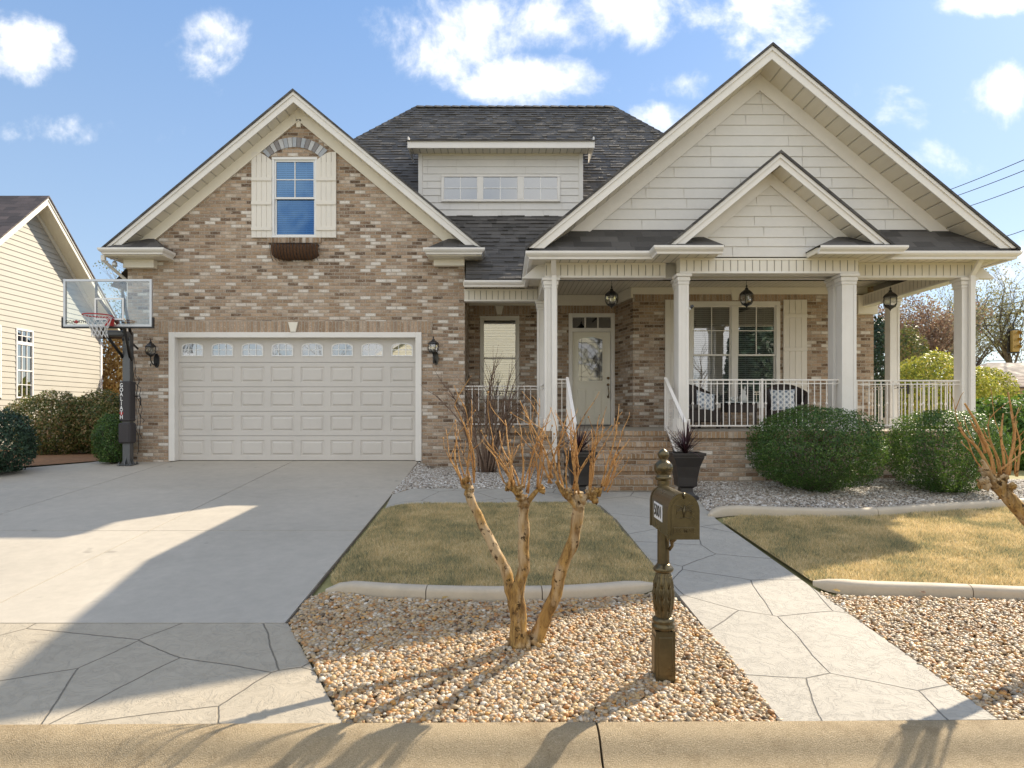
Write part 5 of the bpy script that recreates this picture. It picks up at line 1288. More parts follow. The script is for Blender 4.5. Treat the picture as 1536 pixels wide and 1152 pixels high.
nw=(yloc(23),yloc(49),0,0); nwz0,nwz1=PZ(598,NX/((36-VX)/F)),PZ(494,NX/((36-VX)/F)); nw2=(yloc(-30),yloc(0.8))
while z<nz-.15:
    h=min((nz-.1-z)/ns,xr_); a,b=-h,h
    segs_=[(a,b)]
    for (wa_,wb_) in (nw[:2],nw2):
        if nwz0-.02<z+.05<nwz1-.02:
            out=[]
            for (s0,s1) in segs_:
                if s1<wa_ or s0>wb_: out.append((s0,s1))
                else: out+= [(s0,wa_),(wb_,s1)]
            segs_=out
    h2=min((nz-.1-z-p_)/ns,xr_)
    for s0,s1 in segs_:
        if s1-s0<.03: continue
        t0=max(s0,-h2); t1=min(s1,h2)
        mb.poly([(s0,-.016,z),(s1,-.016,z),(t1,-.002,z+p_),(t0,-.002,z+p_)]); mb.poly([(s0,-.016,z),(s1,-.016,z),(s1,.004,z+.0015),(s0,.004,z+.0015)])
    z+=p_
mb.poly([(xr_,.0,-1.3),(xr_,8,-1.3),(xr_,8,2.2),(xr_,0,2.2)]); mb.poly([(xl_,.0,-1.3),(xl_,8,-1.3),(xl_,8,2.2),(xl_,0,2.2)])
mb.poly([(xl_,.03,-1.3),(xr_,.03,-1.3),(xr_,.03,nz-xr_*ns-.1),(0,.03,nz-.12),(xl_,.03,nz-xr_*ns-.1)]); mb.build('gable_wall',N_)
mb=MB(Mn).mat(m_white); mb.bbox(xr_-.05,xr_+.05,-.03,.04,-1.3,2.2); mb.build('corner_board',N_)
for (wa_,wb_) in (nw[:2],nw2):
    mb=MB(Mn).mat(m_white); f=.05
    zt_=nwz1-.02; zm_=nwz1-.36
    mb.bbox(wa_,wa_+f,-.03,.03,nwz0,nwz1); mb.bbox(wb_-f,wb_,-.03,.03,nwz0,nwz1); mb.bbox(wa_+f,wb_-f,-.028,.03,nwz1-f,nwz1); mb.bbox(wa_+f,wb_-f,-.028,.03,nwz0,nwz0+f)
    mb.bbox(wa_+f,wb_-f,-.028,.03,zm_-.06,zm_+.03); zmid=(nwz0+zm_)/2; mb.bbox(wa_+f,wb_-f,-.024,.03,zmid-.02,zmid+.02)
    for q in (1/3,2/3): xm=wa_+f+(wb_-wa_-2*f)*q; mb.box(xm-.01,xm+.01,-.012,.0,nwz0+f,nwz1-f)
    for zq in ((nwz0+zmid)/2,(zmid+zm_)/2,(zm_+nwz1)/2): mb.box(wa_+f,wb_-f,-.011,.0,zq-.01,zq+.01)
    o=mb.build('window',N_)
    mb=MB(Mn).mat(m_gal); mb.poly([(wa_+f,.005,nwz0+f),(wb_-f,.005,nwz0+f),(wb_-f,.005,nwz1-f),(wa_+f,.005,nwz1-f)]); mb.mat(m_dark); mb.poly([(wa_,.028,nwz0),(wb_,.028,nwz0),(wb_,.028,nwz1),(wa_,.028,nwz1)]); mb.build('pane',o)
# --- vegetation helpers
def leaf_mesh(C,Nrm,size,seed,elong=1.7):
    r=np.random.RandomState(seed); n=len(C); Nrm=Nrm/np.linalg.norm(Nrm,axis=1,keepdims=True)
    t=r.normal(0,1,(n,3)); t-=Nrm*(t*Nrm).sum(1,keepdims=True); t/=np.linalg.norm(t,axis=1,keepdims=True); b=np.cross(Nrm,t)
    s=size*r.uniform(.7,1.3,(n,1))
    p0=C-t*s*elong*.5; p2=C+t*s*elong*.5; p1=C+b*s*.5+Nrm*s*.12; p3=C-b*s*.5+Nrm*s*.12
    V=np.stack([p0,p1,p2,p3],1).reshape(-1,3); Fq=np.arange(4*n).reshape(-1,4)
    return V,Fq
def blobdist(c,rad3,n,seed,amp=.16,shell=.28,freq=2.6,flat=None,clump=.5,sq=0,stray=.03):
    r=np.random.RandomState(seed); d=r.normal(0,1,(n*2,3)); d/=np.linalg.norm(d,axis=1,keepdims=True)
    f=np.array([mnoise.noise(Vector((q[0]*freq+seed,q[1]*freq,q[2]*freq))) for q in d])
    f2=np.array([mnoise.noise(Vector((q[0]*freq*4+seed,q[1]*freq*4,q[2]*freq*4))) for q in d])
    keep=r.uniform(0,1,len(d))<(1-clump*.5+clump*f2); d=d[keep][:n]; f=f[keep][:n]; f2=f2[keep][:n]
    rr_=(1+amp*f+.06*f2)*(1-shell*r.uniform(0,1,len(d))**1.6)
    sup=np.array(rad3)[None]
    st_=r.uniform(0,1,len(d))<stray; rr_=np.where(st_,(1+amp*f)*r.uniform(1.0,1.08,len(d)),rr_)
    if sq: rr_=rr_/(np.abs(d)**sq).sum(1)**(1/sq)*.95
    P3=d*rr_[:,None]*sup+np.array(c)[None]
    nr=d/ sup+r.normal(0,.55,d.shape)/sup.mean()
    return P3,nr
def stems(mb,c,r3,n,seed,zb,rad0=.012):
    r=random.Random(seed)
    for k in range(n):
        a=r.uniform(0,6.28); q=r.uniform(.3,.85); e=Vector((c[0]+r3[0]*q*math.cos(a),c[1]+r3[1]*q*math.sin(a),c[2]+r3[2]*r.uniform(-.1,.75)))
        b=Vector((c[0]+.12*math.cos(a)*r3[0],c[1]+.12*math.sin(a)*r3[1],zb)); m=b.lerp(e,.5)+Vector((0,0,-.1*r3[2]))
        mb.tube([b,m,e],[rad0,rad0*.7,rad0*.3],5)
def bush(name,label,cat,c,r3,n,size,mat,seed,group=None,zb=None,**k):
    zb=zb if zb is not None else c[2]-r3[2]
    root=empty(name,(c[0],c[1],zb),label,cat,group)
    P3,nr=blobdist(c,r3,n,seed,**k); P3[:,2]=np.maximum(P3[:,2],zb+.02); V,Fq=leaf_mesh(P3,nr,size,seed); mesh_np('foliage',V,Fq,mat,root)
    mb=MB().mat(m_twig); stems(mb,c,r3,22,seed,zb-.02); mb.build('stems',root); return root
zb=g(5,9.7)
bush('boxwood','large round clipped boxwood left of the other, in front of the porch railing','shrub',(PX(1225,9.75),9.75,zb+.63),(.98,.80,.64),34000,.017,m_box,21,'round boxwoods by the porch',zb=zb,amp=.10,stray=.012,sq=2.3,shell=.25,clump=.8)
bush('boxwood','round clipped boxwood at the right corner of the porch, with sunlit top','shrub',(PX(1418,9.7),9.7,zb+.60),(.80,.76,.63),30000,.017,m_box,22,'round boxwoods by the porch',zb=zb,amp=.10,stray=.012,sq=2.3,shell=.25,clump=.8)
# left hedge shrubs
bush('dark_shrub','dark green shrub at the far left edge of the driveway','shrub',(-8.95,11.75,-.55),(.62,.6,.62),9000,.030,m_dkleaf,31,'hedge shrubs between the driveway and the neighbour',zb=-1.05)
bush('hedge_shrub','bronze and green hedge shrub below the neighbour window','shrub',(-10.45,15.3,-.34),(.95,.75,.80),12000,.034,m_hedge,32,'hedge shrubs between the driveway and the neighbour',zb=-1.0,clump=.9)
bush('hedge_shrub','green hedge shrub between the bronze one and the basketball pole','shrub',(-9.35,15.6,-.30),(.85,.7,.78),11000,.034,m_hedge,33,'hedge shrubs between the driveway and the neighbour',zb=-1.0,clump=.9)
bush('small_boxwood','small dark green round shrub just left of the basketball pole','shrub',(-7.62,13.0,-.55),(.36,.36,.52),9000,.020,m_box,34,zb=-.98)
bush('straw_shrub','straw coloured autumn shrub in the gap between the two houses','shrub',(-12.3,22.6,.9),(1.5,1.2,2.2),13000,.075,m_straw,35,zb=-1.2,clump=1.0)
bush('hedge_shrub','low green hedge shrub behind the straw coloured one','shrub',(-11.6,18.6,-.35),(.9,.7,.8),8000,.038,m_hedge,36,'hedge shrubs between the driveway and the neighbour',zb=-1.1)
# right hedge and background greens
bush('glossy_shrub','glossy green shrub right of the porch corner column','shrub',(PX(1500,13.5),13.5,-.55),(1.0,.8,.80),9000,.05,m_holly,41,'glossy shrubs right of the porch',zb=-1.15,clump=.9)
bush('glossy_shrub','glossy green shrub at the right edge, beside the tan shed','shrub',(PX(1570,14.2),14.2,-.45),(1.1,.8,.85),8000,.05,m_holly,42,'glossy shrubs right of the porch',zb=-1.15,clump=.9)
bush('golden_hedge','yellow-green bushy hedge seen behind the porch railing','hedge',(PX(1405,20),20,.35),(1.7,1.2,1.36),15000,.055,m_yellow,43,zb=-1.2,clump=.9)
bush('golden_shrub','yellow-green shrub right of the porch corner column, left of the shed','shrub',(PX(1475,22),22,.3),(1.0,1.0,1.2),8000,.055,m_yellow,44,zb=-1.2,clump=.9)
bush('dark_evergreen','dark blue-green evergreen at the corner of the brick wall','tree',(PX(1318,18),18,.6),(.42,.6,2.0),6000,.05,m_dkleaf,45,zb=-1.2)
bush('olive_evergreen','green bush rising behind the golden hedge','tree',(PX(1362,25),25,1.3),(.75,.8,1.9),5000,.06,m_hedge,46,zb=-1.2,clump=.9)
# --- shed
sx,sy=PX(1560,24),24; r=empty('garden_shed',(sx,sy,-1.2),'tan shed with a brown barn-style shingle roof at the right edge','shed')
Ms=Matrix.Translation((sx,sy,0))
mb=MB(Ms).mat(m_terr); mb.box(-2.1,2.6,0,3.2,-1.3,.86); mb.build('wall',r)
mb=MB(Ms).mat(m_shs2); za,zm_,zt_=PZ(580,24),PZ(563,24),PZ(541,24)+.05
mb.poly([(-1.75,.55,zm_+.02),(2.9,.55,zm_+.02),(2.5,1.7,zt_),(-.65,1.7,zt_)]); mb.poly([(-1.75,.55,zm_+.02),(-1.75,3.0,zm_+.02),(-.65,1.7,zt_)]); mb.poly([(-1.75,3,zm_+.02),(2.9,3,zm_+.02),(2.5,1.7,zt_),(-.65,1.7,zt_)])
mb.build('upper_roof',r)
mb=MB(Ms).mat(m_shs); mb.poly([(-2.35,-.2,za),(2.9,-.2,za),(2.9,.55,zm_+.02),(-1.75,.55,zm_+.02)]); mb.poly([(-2.35,-.2,za),(-2.35,3.4,za),(-1.75,3,zm_+.02),(-1.75,.55,zm_+.02)]); mb.poly([(-2.35,-.2,za-.06),(2.9,-.2,za-.06),(2.9,-.2,za),(-2.35,-.2,za)]); mb.build('lower_roof',r)
mb=MB(Ms).mat(m_terr); mb.box(-2.2,2.8,-.12,-.02,za-.16,za-.061); mb.build('fascia',r)
# --- crape myrtles
def spline(pts,n=4):
    pts=[Vector(p) for p in pts]; out=[]
    for i in range(len(pts)-1):
        p0=pts[max(i-1,0)];p1=pts[i];p2=pts[i+1];p3=pts[min(i+2,len(pts)-1)]
        for k in range(n):
            t=k/n; out.append(.5*((2*p1)+(p2-p0)*t+(2*p0-5*p1+4*p2-p3)*t*t+(3*p1-p0-3*p2+p3)*t**3))
    out.append(pts[-1]); return out
def knob(mb,p,r,seed):
    rr=random.Random(seed)
    for k in range(9):
        q=rr.uniform(.4,.8); mb.blob((p[0]+rr.uniform(-.75,.75)*r,p[1]+rr.uniform(-.7,.7)*r,p[2]+rr.uniform(-1.0,.9)*r),(r*q,r*q,r*q*rr.uniform(.8,1.4)),6,seed+k,.9)
    for k in range(4): a=rr.uniform(0,6.28); b=Vector(p); e=b+Vector((math.cos(a)*r*1.5,math.sin(a)*r*1.5,r*rr.uniform(.2,1.5))); mb.tube([b,e],[r*.4,r*.28],7)
def trunkline(mb,pts,r0,r1,seed):
    sp_=spline(pts,6); n=len(sp_); rs=[]
    for i,p in enumerate(sp_):
        t=i/(n-1); rs.append((r0+(r1-r0)*t)*(1+.20*mnoise.noise(Vector((seed,i*.45,0)))+.10*mnoise.noise(Vector((seed,i*1.7,4)))+.35*max(0,1-t*7)))
    sp_=[p+Vector((mnoise.noise(p*6+Vector((seed,0,0))),mnoise.noise(p*6+Vector((0,seed,0))),0))*.016 for p in sp_]
    mb.tube(sp_,rs,12)
def shoots(mb,base,n,seed,L=(.35,.75),spread=.35,r0=.010,lean=(0,0),twigs=3):
    rr=random.Random(seed)
    for k in range(n):
        a=rr.uniform(0,6.28); s=rr.uniform(.05,spread*1.25); d=Vector((math.cos(a)*s+lean[0],math.sin(a)*s+lean[1],1)).normalized(); l=rr.uniform(*L)
        p=Vector(base)+Vector((math.cos(a)*.04,math.sin(a)*.04,rr.uniform(-.03,.04))); pts=[p]; seg=max(5,int(l/.06))
        for i in range(seg):
            d=(d+Vector((rr.uniform(-.2,.2),rr.uniform(-.2,.2),.03))).normalized(); p=p+d*l/seg; pts.append(p)
            if i>0 and rr.random()<twigs/seg:
                dd=(d+Vector((rr.uniform(-.9,.9),rr.uniform(-.9,.9),rr.uniform(-.1,.4)))).normalized(); q=p; tp=[q]; m=rr.randint(2,4)
                for j in range(m): dd=(dd+Vector((rr.uniform(-.3,.3),rr.uniform(-.3,.3),rr.uniform(-.05,.2)))).normalized(); q=q+dd*rr.uniform(.03,.075); tp.append(q)
                mb.tube(tp,[.0035-.002*j/m for j in range(m+1)],4)
                if rr.random()<.35: mb.blob(tuple(q),(.007,.007,.009),3,k,.2)
        rb=r0*rr.uniform(.5,1.15)
        mb.tube(pts,[rb*(1-.65*i/seg) for i in range(seg+1)],6)
        # nodes on the shoot
        for i in range(1,seg,2): mb.blob(tuple(pts[i]),(rb*1.25*(1-.6*i/seg),)*3,3,i,.3)
def W4(px,py,D): return P(px,py,D)
D0=4.70
r=empty('crape_myrtle',(PX(785,D0),D0,g(.1,D0)),'bare pruned multi-trunk tree in the pebble bed left of the mailbox','tree','bare pruned crape myrtles')
tb=MB().mat(m_bark)
tr=[([(778,968,4.68),(774,925,4.68),(768,885,4.70),(757,853,4.72),(738,815,4.76),(718,778,4.80),(704,738,4.84)],.047,.030),
    ([(779,968,4.66),(779,925,4.66),(780,880,4.66),(785,845,4.64),(786,800,4.62),(785,760,4.60)],.050,.034),
    ([(800,968,4.72),(815,935,4.72),(833,890,4.70),(846,845,4.68),(862,800,4.66),(868,765,4.64),(870,738,4.62)],.050,.036)]
for k,(pts,a,b) in enumerate(tr): trunkline(tb,[W4(*p) for p in pts],a,b,k*3.1)
for px,py,D,rr_ in ((703,734,4.84,.034),(699,722,4.84,.025),(783,752,4.60,.036),(778,735,4.58,.026),(763,729,4.56,.020),(812,735,4.62,.018),(868,752,4.62,.040),(852,742,4.60,.03),(888,744,4.62,.03),(898,738,4.62,.022)): knob(tb,W4(px,py,D),rr_,int(px))
trunkline(tb,[W4(785,760,4.6),W4(775,738,4.58),W4(760,728,4.55)],.026,.016,5); trunkline(tb,[W4(786,758,4.6),W4(800,742,4.62),W4(815,728,4.64)],.022,.013,6)
trunkline(tb,[W4(868,760,4.62),W4(850,742,4.6),W4(835,722,4.58)],.026,.015,7); trunkline(tb,[W4(869,758,4.62),W4(884,742,4.64),W4(902,736,4.66)],.026,.016,8)
mb=tb; mb.build('trunk',r)
mb=MB().mat(m_shoot)
for (px,py,D,n,lx_,L) in ((702,722,4.84,5,-.26,(.25,.55)),(703,722,4.84,3,.12,(.3,.62)),(779,732,4.58,5,-.10,(.3,.66)),(762,727,4.56,3,-.15,(.2,.4)),(814,727,4.64,5,.15,(.35,.66)),(836,722,4.58,4,-.35,(.3,.62)),(853,738,4.60,4,-.05,(.35,.62)),(872,735,4.62,4,.1,(.35,.62)),(893,738,4.64,5,.22,(.3,.60)),(903,735,4.66,4,.45,(.2,.40)),(786,735,4.66,3,.15,(.35,.62))):
    shoots(mb,W4(px,py,D),n,px,L,.28,.0095,(lx_,0),3)
mb.build('shoots',r)
mb=MB().mat(m_bark); rr=random.Random(4)      # root flare with litter
for k in range(9): t=k*.7; mb.tube([(PX(787,D0)+.03*math.cos(t),D0+.03*math.sin(t),g(.1,D0)+.05),(PX(787,D0)+.14*math.cos(t),D0+.12*math.sin(t),g(.1,D0)-.0)],[.035,.012],7)
mb.build('root_flare',r)
# right-hand tree, trunk rising from outside the frame
D1=4.75
r=empty('crape_myrtle',(4.35,4.72,g(4.3,4.7)),'bare pruned tree leaning in from the right edge above the right lawn','tree','bare pruned crape myrtles')
tb=MB().mat(m_bark)
trunkline(tb,[(4.30,4.72,g(4.3,4.7)),(4.22,4.74,-1.25),(3.95,4.78,-.90),W4(1548,786,4.78),W4(1515,748,4.78),W4(1492,728,4.78)],.06,.042,2.2)
trunkline(tb,[(4.36,4.70,g(4.3,4.7)),(4.42,4.66,-1.2),(4.46,4.60,-.75),(4.40,4.56,-.50)],.052,.036,3.2)
trunkline(tb,[(4.38,4.74,g(4.3,4.7)),(4.55,4.84,-1.1),(4.70,4.94,-.62)],.048,.034,4.2)
for p,rr_ in ((W4(1510,735,4.78),.045),(W4(1492,722,4.78),.04),(W4(1475,722,4.76),.03),(W4(1478,708,4.8),.028),(W4(1500,718,4.8),.03),((4.40,4.56,-.48),.045),((4.70,4.94,-.60),.045)): knob(tb,p,rr_,int(p[0]*100))
trunkline(tb,[W4(1505,738,4.78),W4(1487,712,4.76),W4(1470,690,4.74)],.026,.012,9)
tb.build('trunk',r)
mb=MB().mat(m_shoot)
def sh(pts,r0): 
    sp_=spline([W4(*p) for p in pts],4); n=len(sp_); mb.tube(sp_,[r0*(1-.6*i/n) for i in range(n)],7)
sh([(1490,725,4.78),(1482,700,4.76),(1466,672,4.74),(1448,655,4.72),(1437,640,4.7)],.014); sh([(1492,722,4.78),(1488,690,4.8),(1476,660,4.8),(1462,630,4.8),(1447,605,4.8)],.015)
sh([(1478,680,4.8),(1470,655,4.82),(1455,630,4.84)],.010); sh([(1505,722,4.8),(1506,690,4.8),(1502,660,4.8),(1503,635,4.82),(1505,620,4.82)],.011); sh([(1508,722,4.8),(1515,690,4.82),(1522,655,4.84),(1518,620,4.86),(1512,588,4.88)],.013)
sh([(1525,715,4.8),(1528,690,4.8),(1530,665,4.82),(1524,640,4.84)],.010); sh([(1500,705,4.78),(1520,690,4.78),(1545,670,4.8)],.008)
for b_,n,s_,lx_ in ((W4(1490,715,4.78),2,11,-.3),(W4(1505,715,4.8),3,12,0),(W4(1522,715,4.82),3,13,.15)): shoots(mb,b_,n,s_,(.28,.62),.4,.010,(lx_,0))
mb.build('shoots',r)
for b_,n,s_,lx_ in (((4.40,4.56,-.45),10,14,.0),((4.70,4.94,-.57),8,15,.2)): mb=MB().mat(m_shoot); shoots(mb,b_,n,s_,(.35,.8),.5,.012,(lx_,0)); mb.build('shoots',r)
# bare multi-stem shrub against the entry bed
bx_,by_=PX(728,12.0),12.0; r=empty('bare_shrub',(bx_,by_,-1.09),'bare brown many-stemmed shrub in the gravel left of the entry railing','shrub')
mb=MB().mat(m_twig2); rr=random.Random(77)
for k in range(24):
    a=rr.uniform(0,6.28); s=rr.uniform(0,.13); b=Vector((bx_+s*math.cos(a)*1.6,by_+s*math.sin(a),-1.09)); d=Vector((math.cos(a)*rr.uniform(.05,.32),math.sin(a)*.2,1)).normalized(); L=rr.uniform(1.2,2.0); n=9; pts=[b]; 
    for i in range(n):
        d=(d+Vector((rr.uniform(-.08,.08)+math.cos(a)*.05,rr.uniform(-.08,.08),0))).normalized(); pts.append(pts[-1]+d*L/n)
        if i>2:
            for _ in range(2):
                dd=(d+Vector((rr.uniform(-.7,.7),rr.uniform(-.5,.5),rr.uniform(-.2,.3)))).normalized(); l2=rr.uniform(.15,.45); q=pts[-1]; mb.tube([q,q+dd*l2*.5,q+dd*l2+Vector((0,0,rr.uniform(-.02,.05)))],[.005,.0035,.002],4)
    mb.tube(pts,[.020*(1-.8*i/n)*rr.uniform(.9,1.1)+.002 for i in range(n+1)],6)
mb.build('branches',r)
# --- background bare trees
def bare_tree(name,label,x,y,h,seed,mat=None,leaves=None,nl=1500,lean=.0,spread=.55,group='bare trees beyond the houses',zb=-1.4,twn=3,tr_=.018,lsize=.09,cat='tree'):
    rr=random.Random(seed); root=empty(name,(x,y,zb),label,cat,group); trunk=MB().mat(mat or m_twig); crown=MB().mat(mat or m_twig); tips=[]
    def grow(p,d,L,rad_,lev,mbx):
        n=4 if lev<3 else 3; pts=[p]; rs=[rad_]
        for i in range(n):
            d=(d+Vector((rr.uniform(-.22,.22),rr.uniform(-.22,.22),.05 if lev else .1))).normalized(); p=p+d*L/n; pts.append(p); rs.append(rad_*(1-.38*(i+1)/n))
            if lev>=1 and i<n-1 and lev<5:
                dd=(d+Vector((rr.gauss(0,spread),rr.gauss(0,spread),rr.uniform(-.1,.35)))).normalized(); grow(p,dd,L*rr.uniform(.45,.65),rs[-1]*.55,lev+1+(lev>2),crown)
        mbx.tube(pts,rs,7 if lev<2 else (4 if lev<4 else 3),False)
        if lev<5:
            for _ in range(2 if lev else twn):
                dd=(d+Vector((rr.gauss(0,spread),rr.gauss(0,spread),rr.uniform(0,.4)))).normalized(); grow(p,dd,L*rr.uniform(.62,.82),rs[-1]*.72,lev+1,crown)
        else: tips.append(p)
    grow(Vector((x,y,zb)),Vector((lean,0,1)).normalized(),h*.27,h*tr_,0,trunk)
    trunk.build('trunk',root); crown.build('crown',root)
    if leaves and tips:
        r=np.random.RandomState(seed); T_=np.array([tuple(t) for t in tips]); C=T_[r.randint(0,len(T_),nl)]+r.normal(0,.12,(nl,3))*h/8; V,Fq=leaf_mesh(C,r.normal(0,1,(nl,3)),lsize,seed,1.4); mesh_np('foliage',V,Fq,leaves,root)
    return root
bare_tree('bare_tree','grey bare tree seen through the backboard between the two houses',-17.5,31,11.5,101,leaves=m_hedge,nl=2500,lsize=.07,tr_=.022)
for k_,(px_,D_,h_,m_,lf,lab) in enumerate(((1330,27,8.6,m_twig2,m_autumn,'russet twiggy tree behind the back porch post'),(1375,29,9.0,m_twig2,m_autumn,'bare reddish-brown tree in the middle of the porch opening'),(1420,30,9.2,m_twig2,m_autumn,'bare brown tree just left of the corner column'),
  (1475,33,10.4,m_twig,m_olive,'tall grey tree with pale leaves just right of the corner column'),(1530,35,11.2,m_twig,m_olive,'tall leafless tree at the right edge behind the traffic signal'),(1450,42,12.2,m_twig,m_olive,'grey tree furthest back, behind the corner column'))):
    bare_tree('bare_tree',lab,PX(px_,D_),D_,h_,301+k_,mat=m_,leaves=lf,nl=4500 if k_<3 else 3600,spread=.62,lsize=.075,tr_=.026)
def far_mass():
    r=np.random.RandomState(8); n=26000; ang=r.uniform(-1.25,1.25,n); rr_=r.uniform(95,125,n)
    hgt=6+2.2*np.array([mnoise.noise(Vector((a*14,0,3))) for a in ang])+1.4*np.array([mnoise.noise(Vector((a*60,0,9))) for a in ang])
    z=-2+hgt*r.uniform(0,1,n)**.8; C=np.stack([rr_*np.sin(ang),rr_*np.cos(ang),z],1); V,Fq=leaf_mesh(C,r.normal(0,1,(n,3)),.8,9,1.3); o=mesh_np('treeline',V,Fq,m_hedge); tag(o,'far-off line of woods along the horizon','woods',kind='stuff')
far_mass()
# --- wires and signal
def wire(pts,rad_,label,n=24,sag=.3):
    a,b=Vector(pts[0]),Vector(pts[1]); mb=MB().mat(m_wire); mb.tube([a.lerp(b,i/n)-Vector((0,0,sag*4*(i/n)*(1-i/n))) for i in range(n+1)],rad_,5)
    return tag(mb.build('power_line'),label,'power line','overhead power lines at the right')
def wpts(p,q,D1_,D2_):
    A=Vector(P(*p,D1_)); B=Vector(P(*q,D2_)); d=B-A; return (tuple(A-d*.8),tuple(B+d*1.5))
wire(wpts((1425,279),(1536,231),40,34),.022,'topmost thin black power line above the porch gable')
wire(wpts((1430,290),(1536,247),40,34),.022,'second thin black power line from the top above the porch gable')
wire(wpts((1450,305),(1536,271),40,34),.022,'third thin black power line above the porch gable')
wire(wpts((1500,351),(1536,337),40,36),.022,'thin black power line just above the porch eave at the right edge')
wire(wpts((1347,481),(1536,443),42,34),.03,'thin power line crossing behind the corner column, above the thick cable')
wire(wpts((1347,497),(1536,458),42,34),.055,'thick black cable crossing behind the corner column')
wire(wpts((1440,536),(1536,532),40,38),.02,'low thin line passing just below the traffic signal')
c=P(1520,512,33); r=empty('traffic_signal',(c[0],c[1],c[2]+.55),'yellow three-lamp traffic signal with black backplate hanging at the right edge','traffic light')
mb=MB().mat(m_black); x,y,z=c; mb.bbox(x-.30,x+.30,y,y+.03,z-.60,z+.60); mb.build('backplate',r)
mb=MB().mat(m_yel); mb.bbox(x-.17,x+.17,y-.20,y-.001,z-.52,z+.52,.02); mb.build('signal_housing',r)
for k in range(3):
    zc=z+.34-.34*k; mb=MB().mat(m_yel); n=10; vs=[]
    for i in range(n+1):
        t=math.pi*i/n; 
        for yy_ in (-.20,-.40): vs.append((x+.14*math.cos(t),y+yy_,zc+.14*math.sin(t)))
    mb.add(vs,[[2*i,2*i+1,2*i+3,2*i+2] for i in range(n)]); mb.lathe((x,y-.21,zc),[(.01,-.13),(.13,-.05),(.13,.05),(.01,.13)],12) if False else None
    o=mb.build('visor',r)
mb=MB().mat(m_black); mb.tube([(x,y,z+.60),(x,y,z+.95)],.03,6); mb.build('hanger',r)
wire(((x-25,y+4,z+1.35),(x+25,y-4,z+1.35)),.02,'span wire carrying the traffic signal',sag=.55)
def fallen(px,py,seed,label):
    x,y=G(px,py); rr=random.Random(seed); mb=MB().mat(m_straw if seed%2 else m_autumn); a=rr.uniform(0,6.28); c_,s_=math.cos(a),math.sin(a); vs=[]
    for u,v,h in ((-.035,0,.004),(-.012,.022,.014),(.02,.018,.012),(.04,0,.006),(.018,-.02,.016),(-.015,-.02,.010),(0,0,.002)): vs.append((x+u*c_-v*s_,y+u*s_+v*c_,g(x,y)+.035+h))
    mb.add(vs,[[k,(k+1)%6,6] for k in range(6)]); tag(mb.build('fallen_leaf'),label,'leaf','fallen leaves on the pebbles')
for k_,(a_,b_,l_) in enumerate(((668,904,'curled brown leaf against the front of the small lawn edging'),(1384,896,'large orange-brown leaf against the right lawn edging'),(1255,893,'small dark leaf near the start of the right lawn edging'),(1520,1010,'brown leaf on the pebbles near the right edge'))): fallen(a_,b_,k_*3+1,l_)
# --- across the street (behind the camera; seen only in reflections)
m_opp=paint('opposite_siding',(.80,.78,.66),.6,.04,2,.1,40)
A_=empty('opposite_house',(-.5,-17,-1.8),'cream gabled house across the street, behind the camera','house')
mb=MB().mat(m_opp); z=-1.8
siding(mb,-1.9,8.1,lambda z:(-8,7) if z<3.6 else (-.5-7.5*(1-(z-3.6)/4.6),-.5+7.5*(1-(z-3.6)/4.6)),-17,.2)
Mo=Matrix.Translation((0,-34,0))@Matrix.Rotation(rad(180),4,'Z')
mb.M=Matrix.Translation((-1,-34,0))@Matrix.Rotation(rad(180),4,'Z')@Matrix.Translation((0,0,0))
mb.box(-8,7,-16.98,-10,-1.9,3.6); mb.build('gable_wall',A_)
mb=MB().mat(m_white)
for s_ in (-1,1): mb.prism([(-.5,8.6),(-.5+s_*8.2,3.5),(-.5+s_*8.2,3.2),(-.5,8.25)],-16.6,-24)
mb.build('roof_edge',A_)
for x0_,z0_ in ((-5.5,-.6),(3.6,-.6)):
    mb=MB().mat(m_dark); mb.box(x0_,x0_+1.4,-17.03,-16.95,z0_,z0_+1.6); o=mb.build('window',A_); mb=MB().mat(m_white); mb.box(x0_-.1,x0_+1.5,-16.95,-16.93,z0_+.78,z0_+.82); mb.box(x0_+.68,x0_+.72,-16.95,-16.93,z0_,z0_+1.6); mb.build('sash',o)
for k,(x_,y_,h_) in enumerate(((9,-13,8.5),(13.2,-16,9.5),(21,-14,9),(-11,-15,9))): bare_tree('street_tree','bare tree %s across the street, behind the camera'%('nearest the house','second from the house','farthest from the house','on the left')[k],x_,y_,h_,200+k,group='trees across the street',zb=-1.9)
bush('street_evergreen','dark evergreen across the street between the bare trees, behind the camera','tree',(17.6,-18,2.2),(2.4,2,4.4),7000,.25,m_dkleaf,61,zb=-1.9)
# ------------------------------------------------------------------ camera, light, sky
cam=bpy.data.cameras.new('camera'); co=bpy.data.objects.new('camera',cam); COL.objects.link(co); S.camera=co
co.location=(0,0,0); co.rotation_euler=(rad(90),0,0); cam.sensor_width=36; cam.lens=36*F/1536
cam.shift_x=(768-VX)/1536; cam.shift_y=(HY-576)/1536; cam.clip_end=2000; cam.clip_start=.05
SAZ=rad(47.0); SEL=rad(37.0)
sun=bpy.data.lights.new('sun','SUN'); so=bpy.data.objects.new('sun',sun); COL.objects.link(so)
sun.energy=5.0; sun.angle=rad(.55); sun.color=(1,.87,.68)
sd=Vector((math.sin(SAZ)*math.cos(SEL),math.cos(SAZ)*math.cos(SEL),math.sin(SEL)))
so.rotation_euler=sd.to_track_quat('Z','Y').to_euler(); so.location=(20,20,30)
wd_=bpy.data.worlds.new('World'); S.world=wd_; wd_.use_nodes=True; nt=wd_.node_tree; nt.nodes.clear()
T=NT.__new__(NT); T.t=nt; T.mat=None
wo=nt.nodes.new('ShaderNodeOutputWorld'); bg=nt.nodes.new('ShaderNodeBackground'); bg.inputs[1].default_value=.108
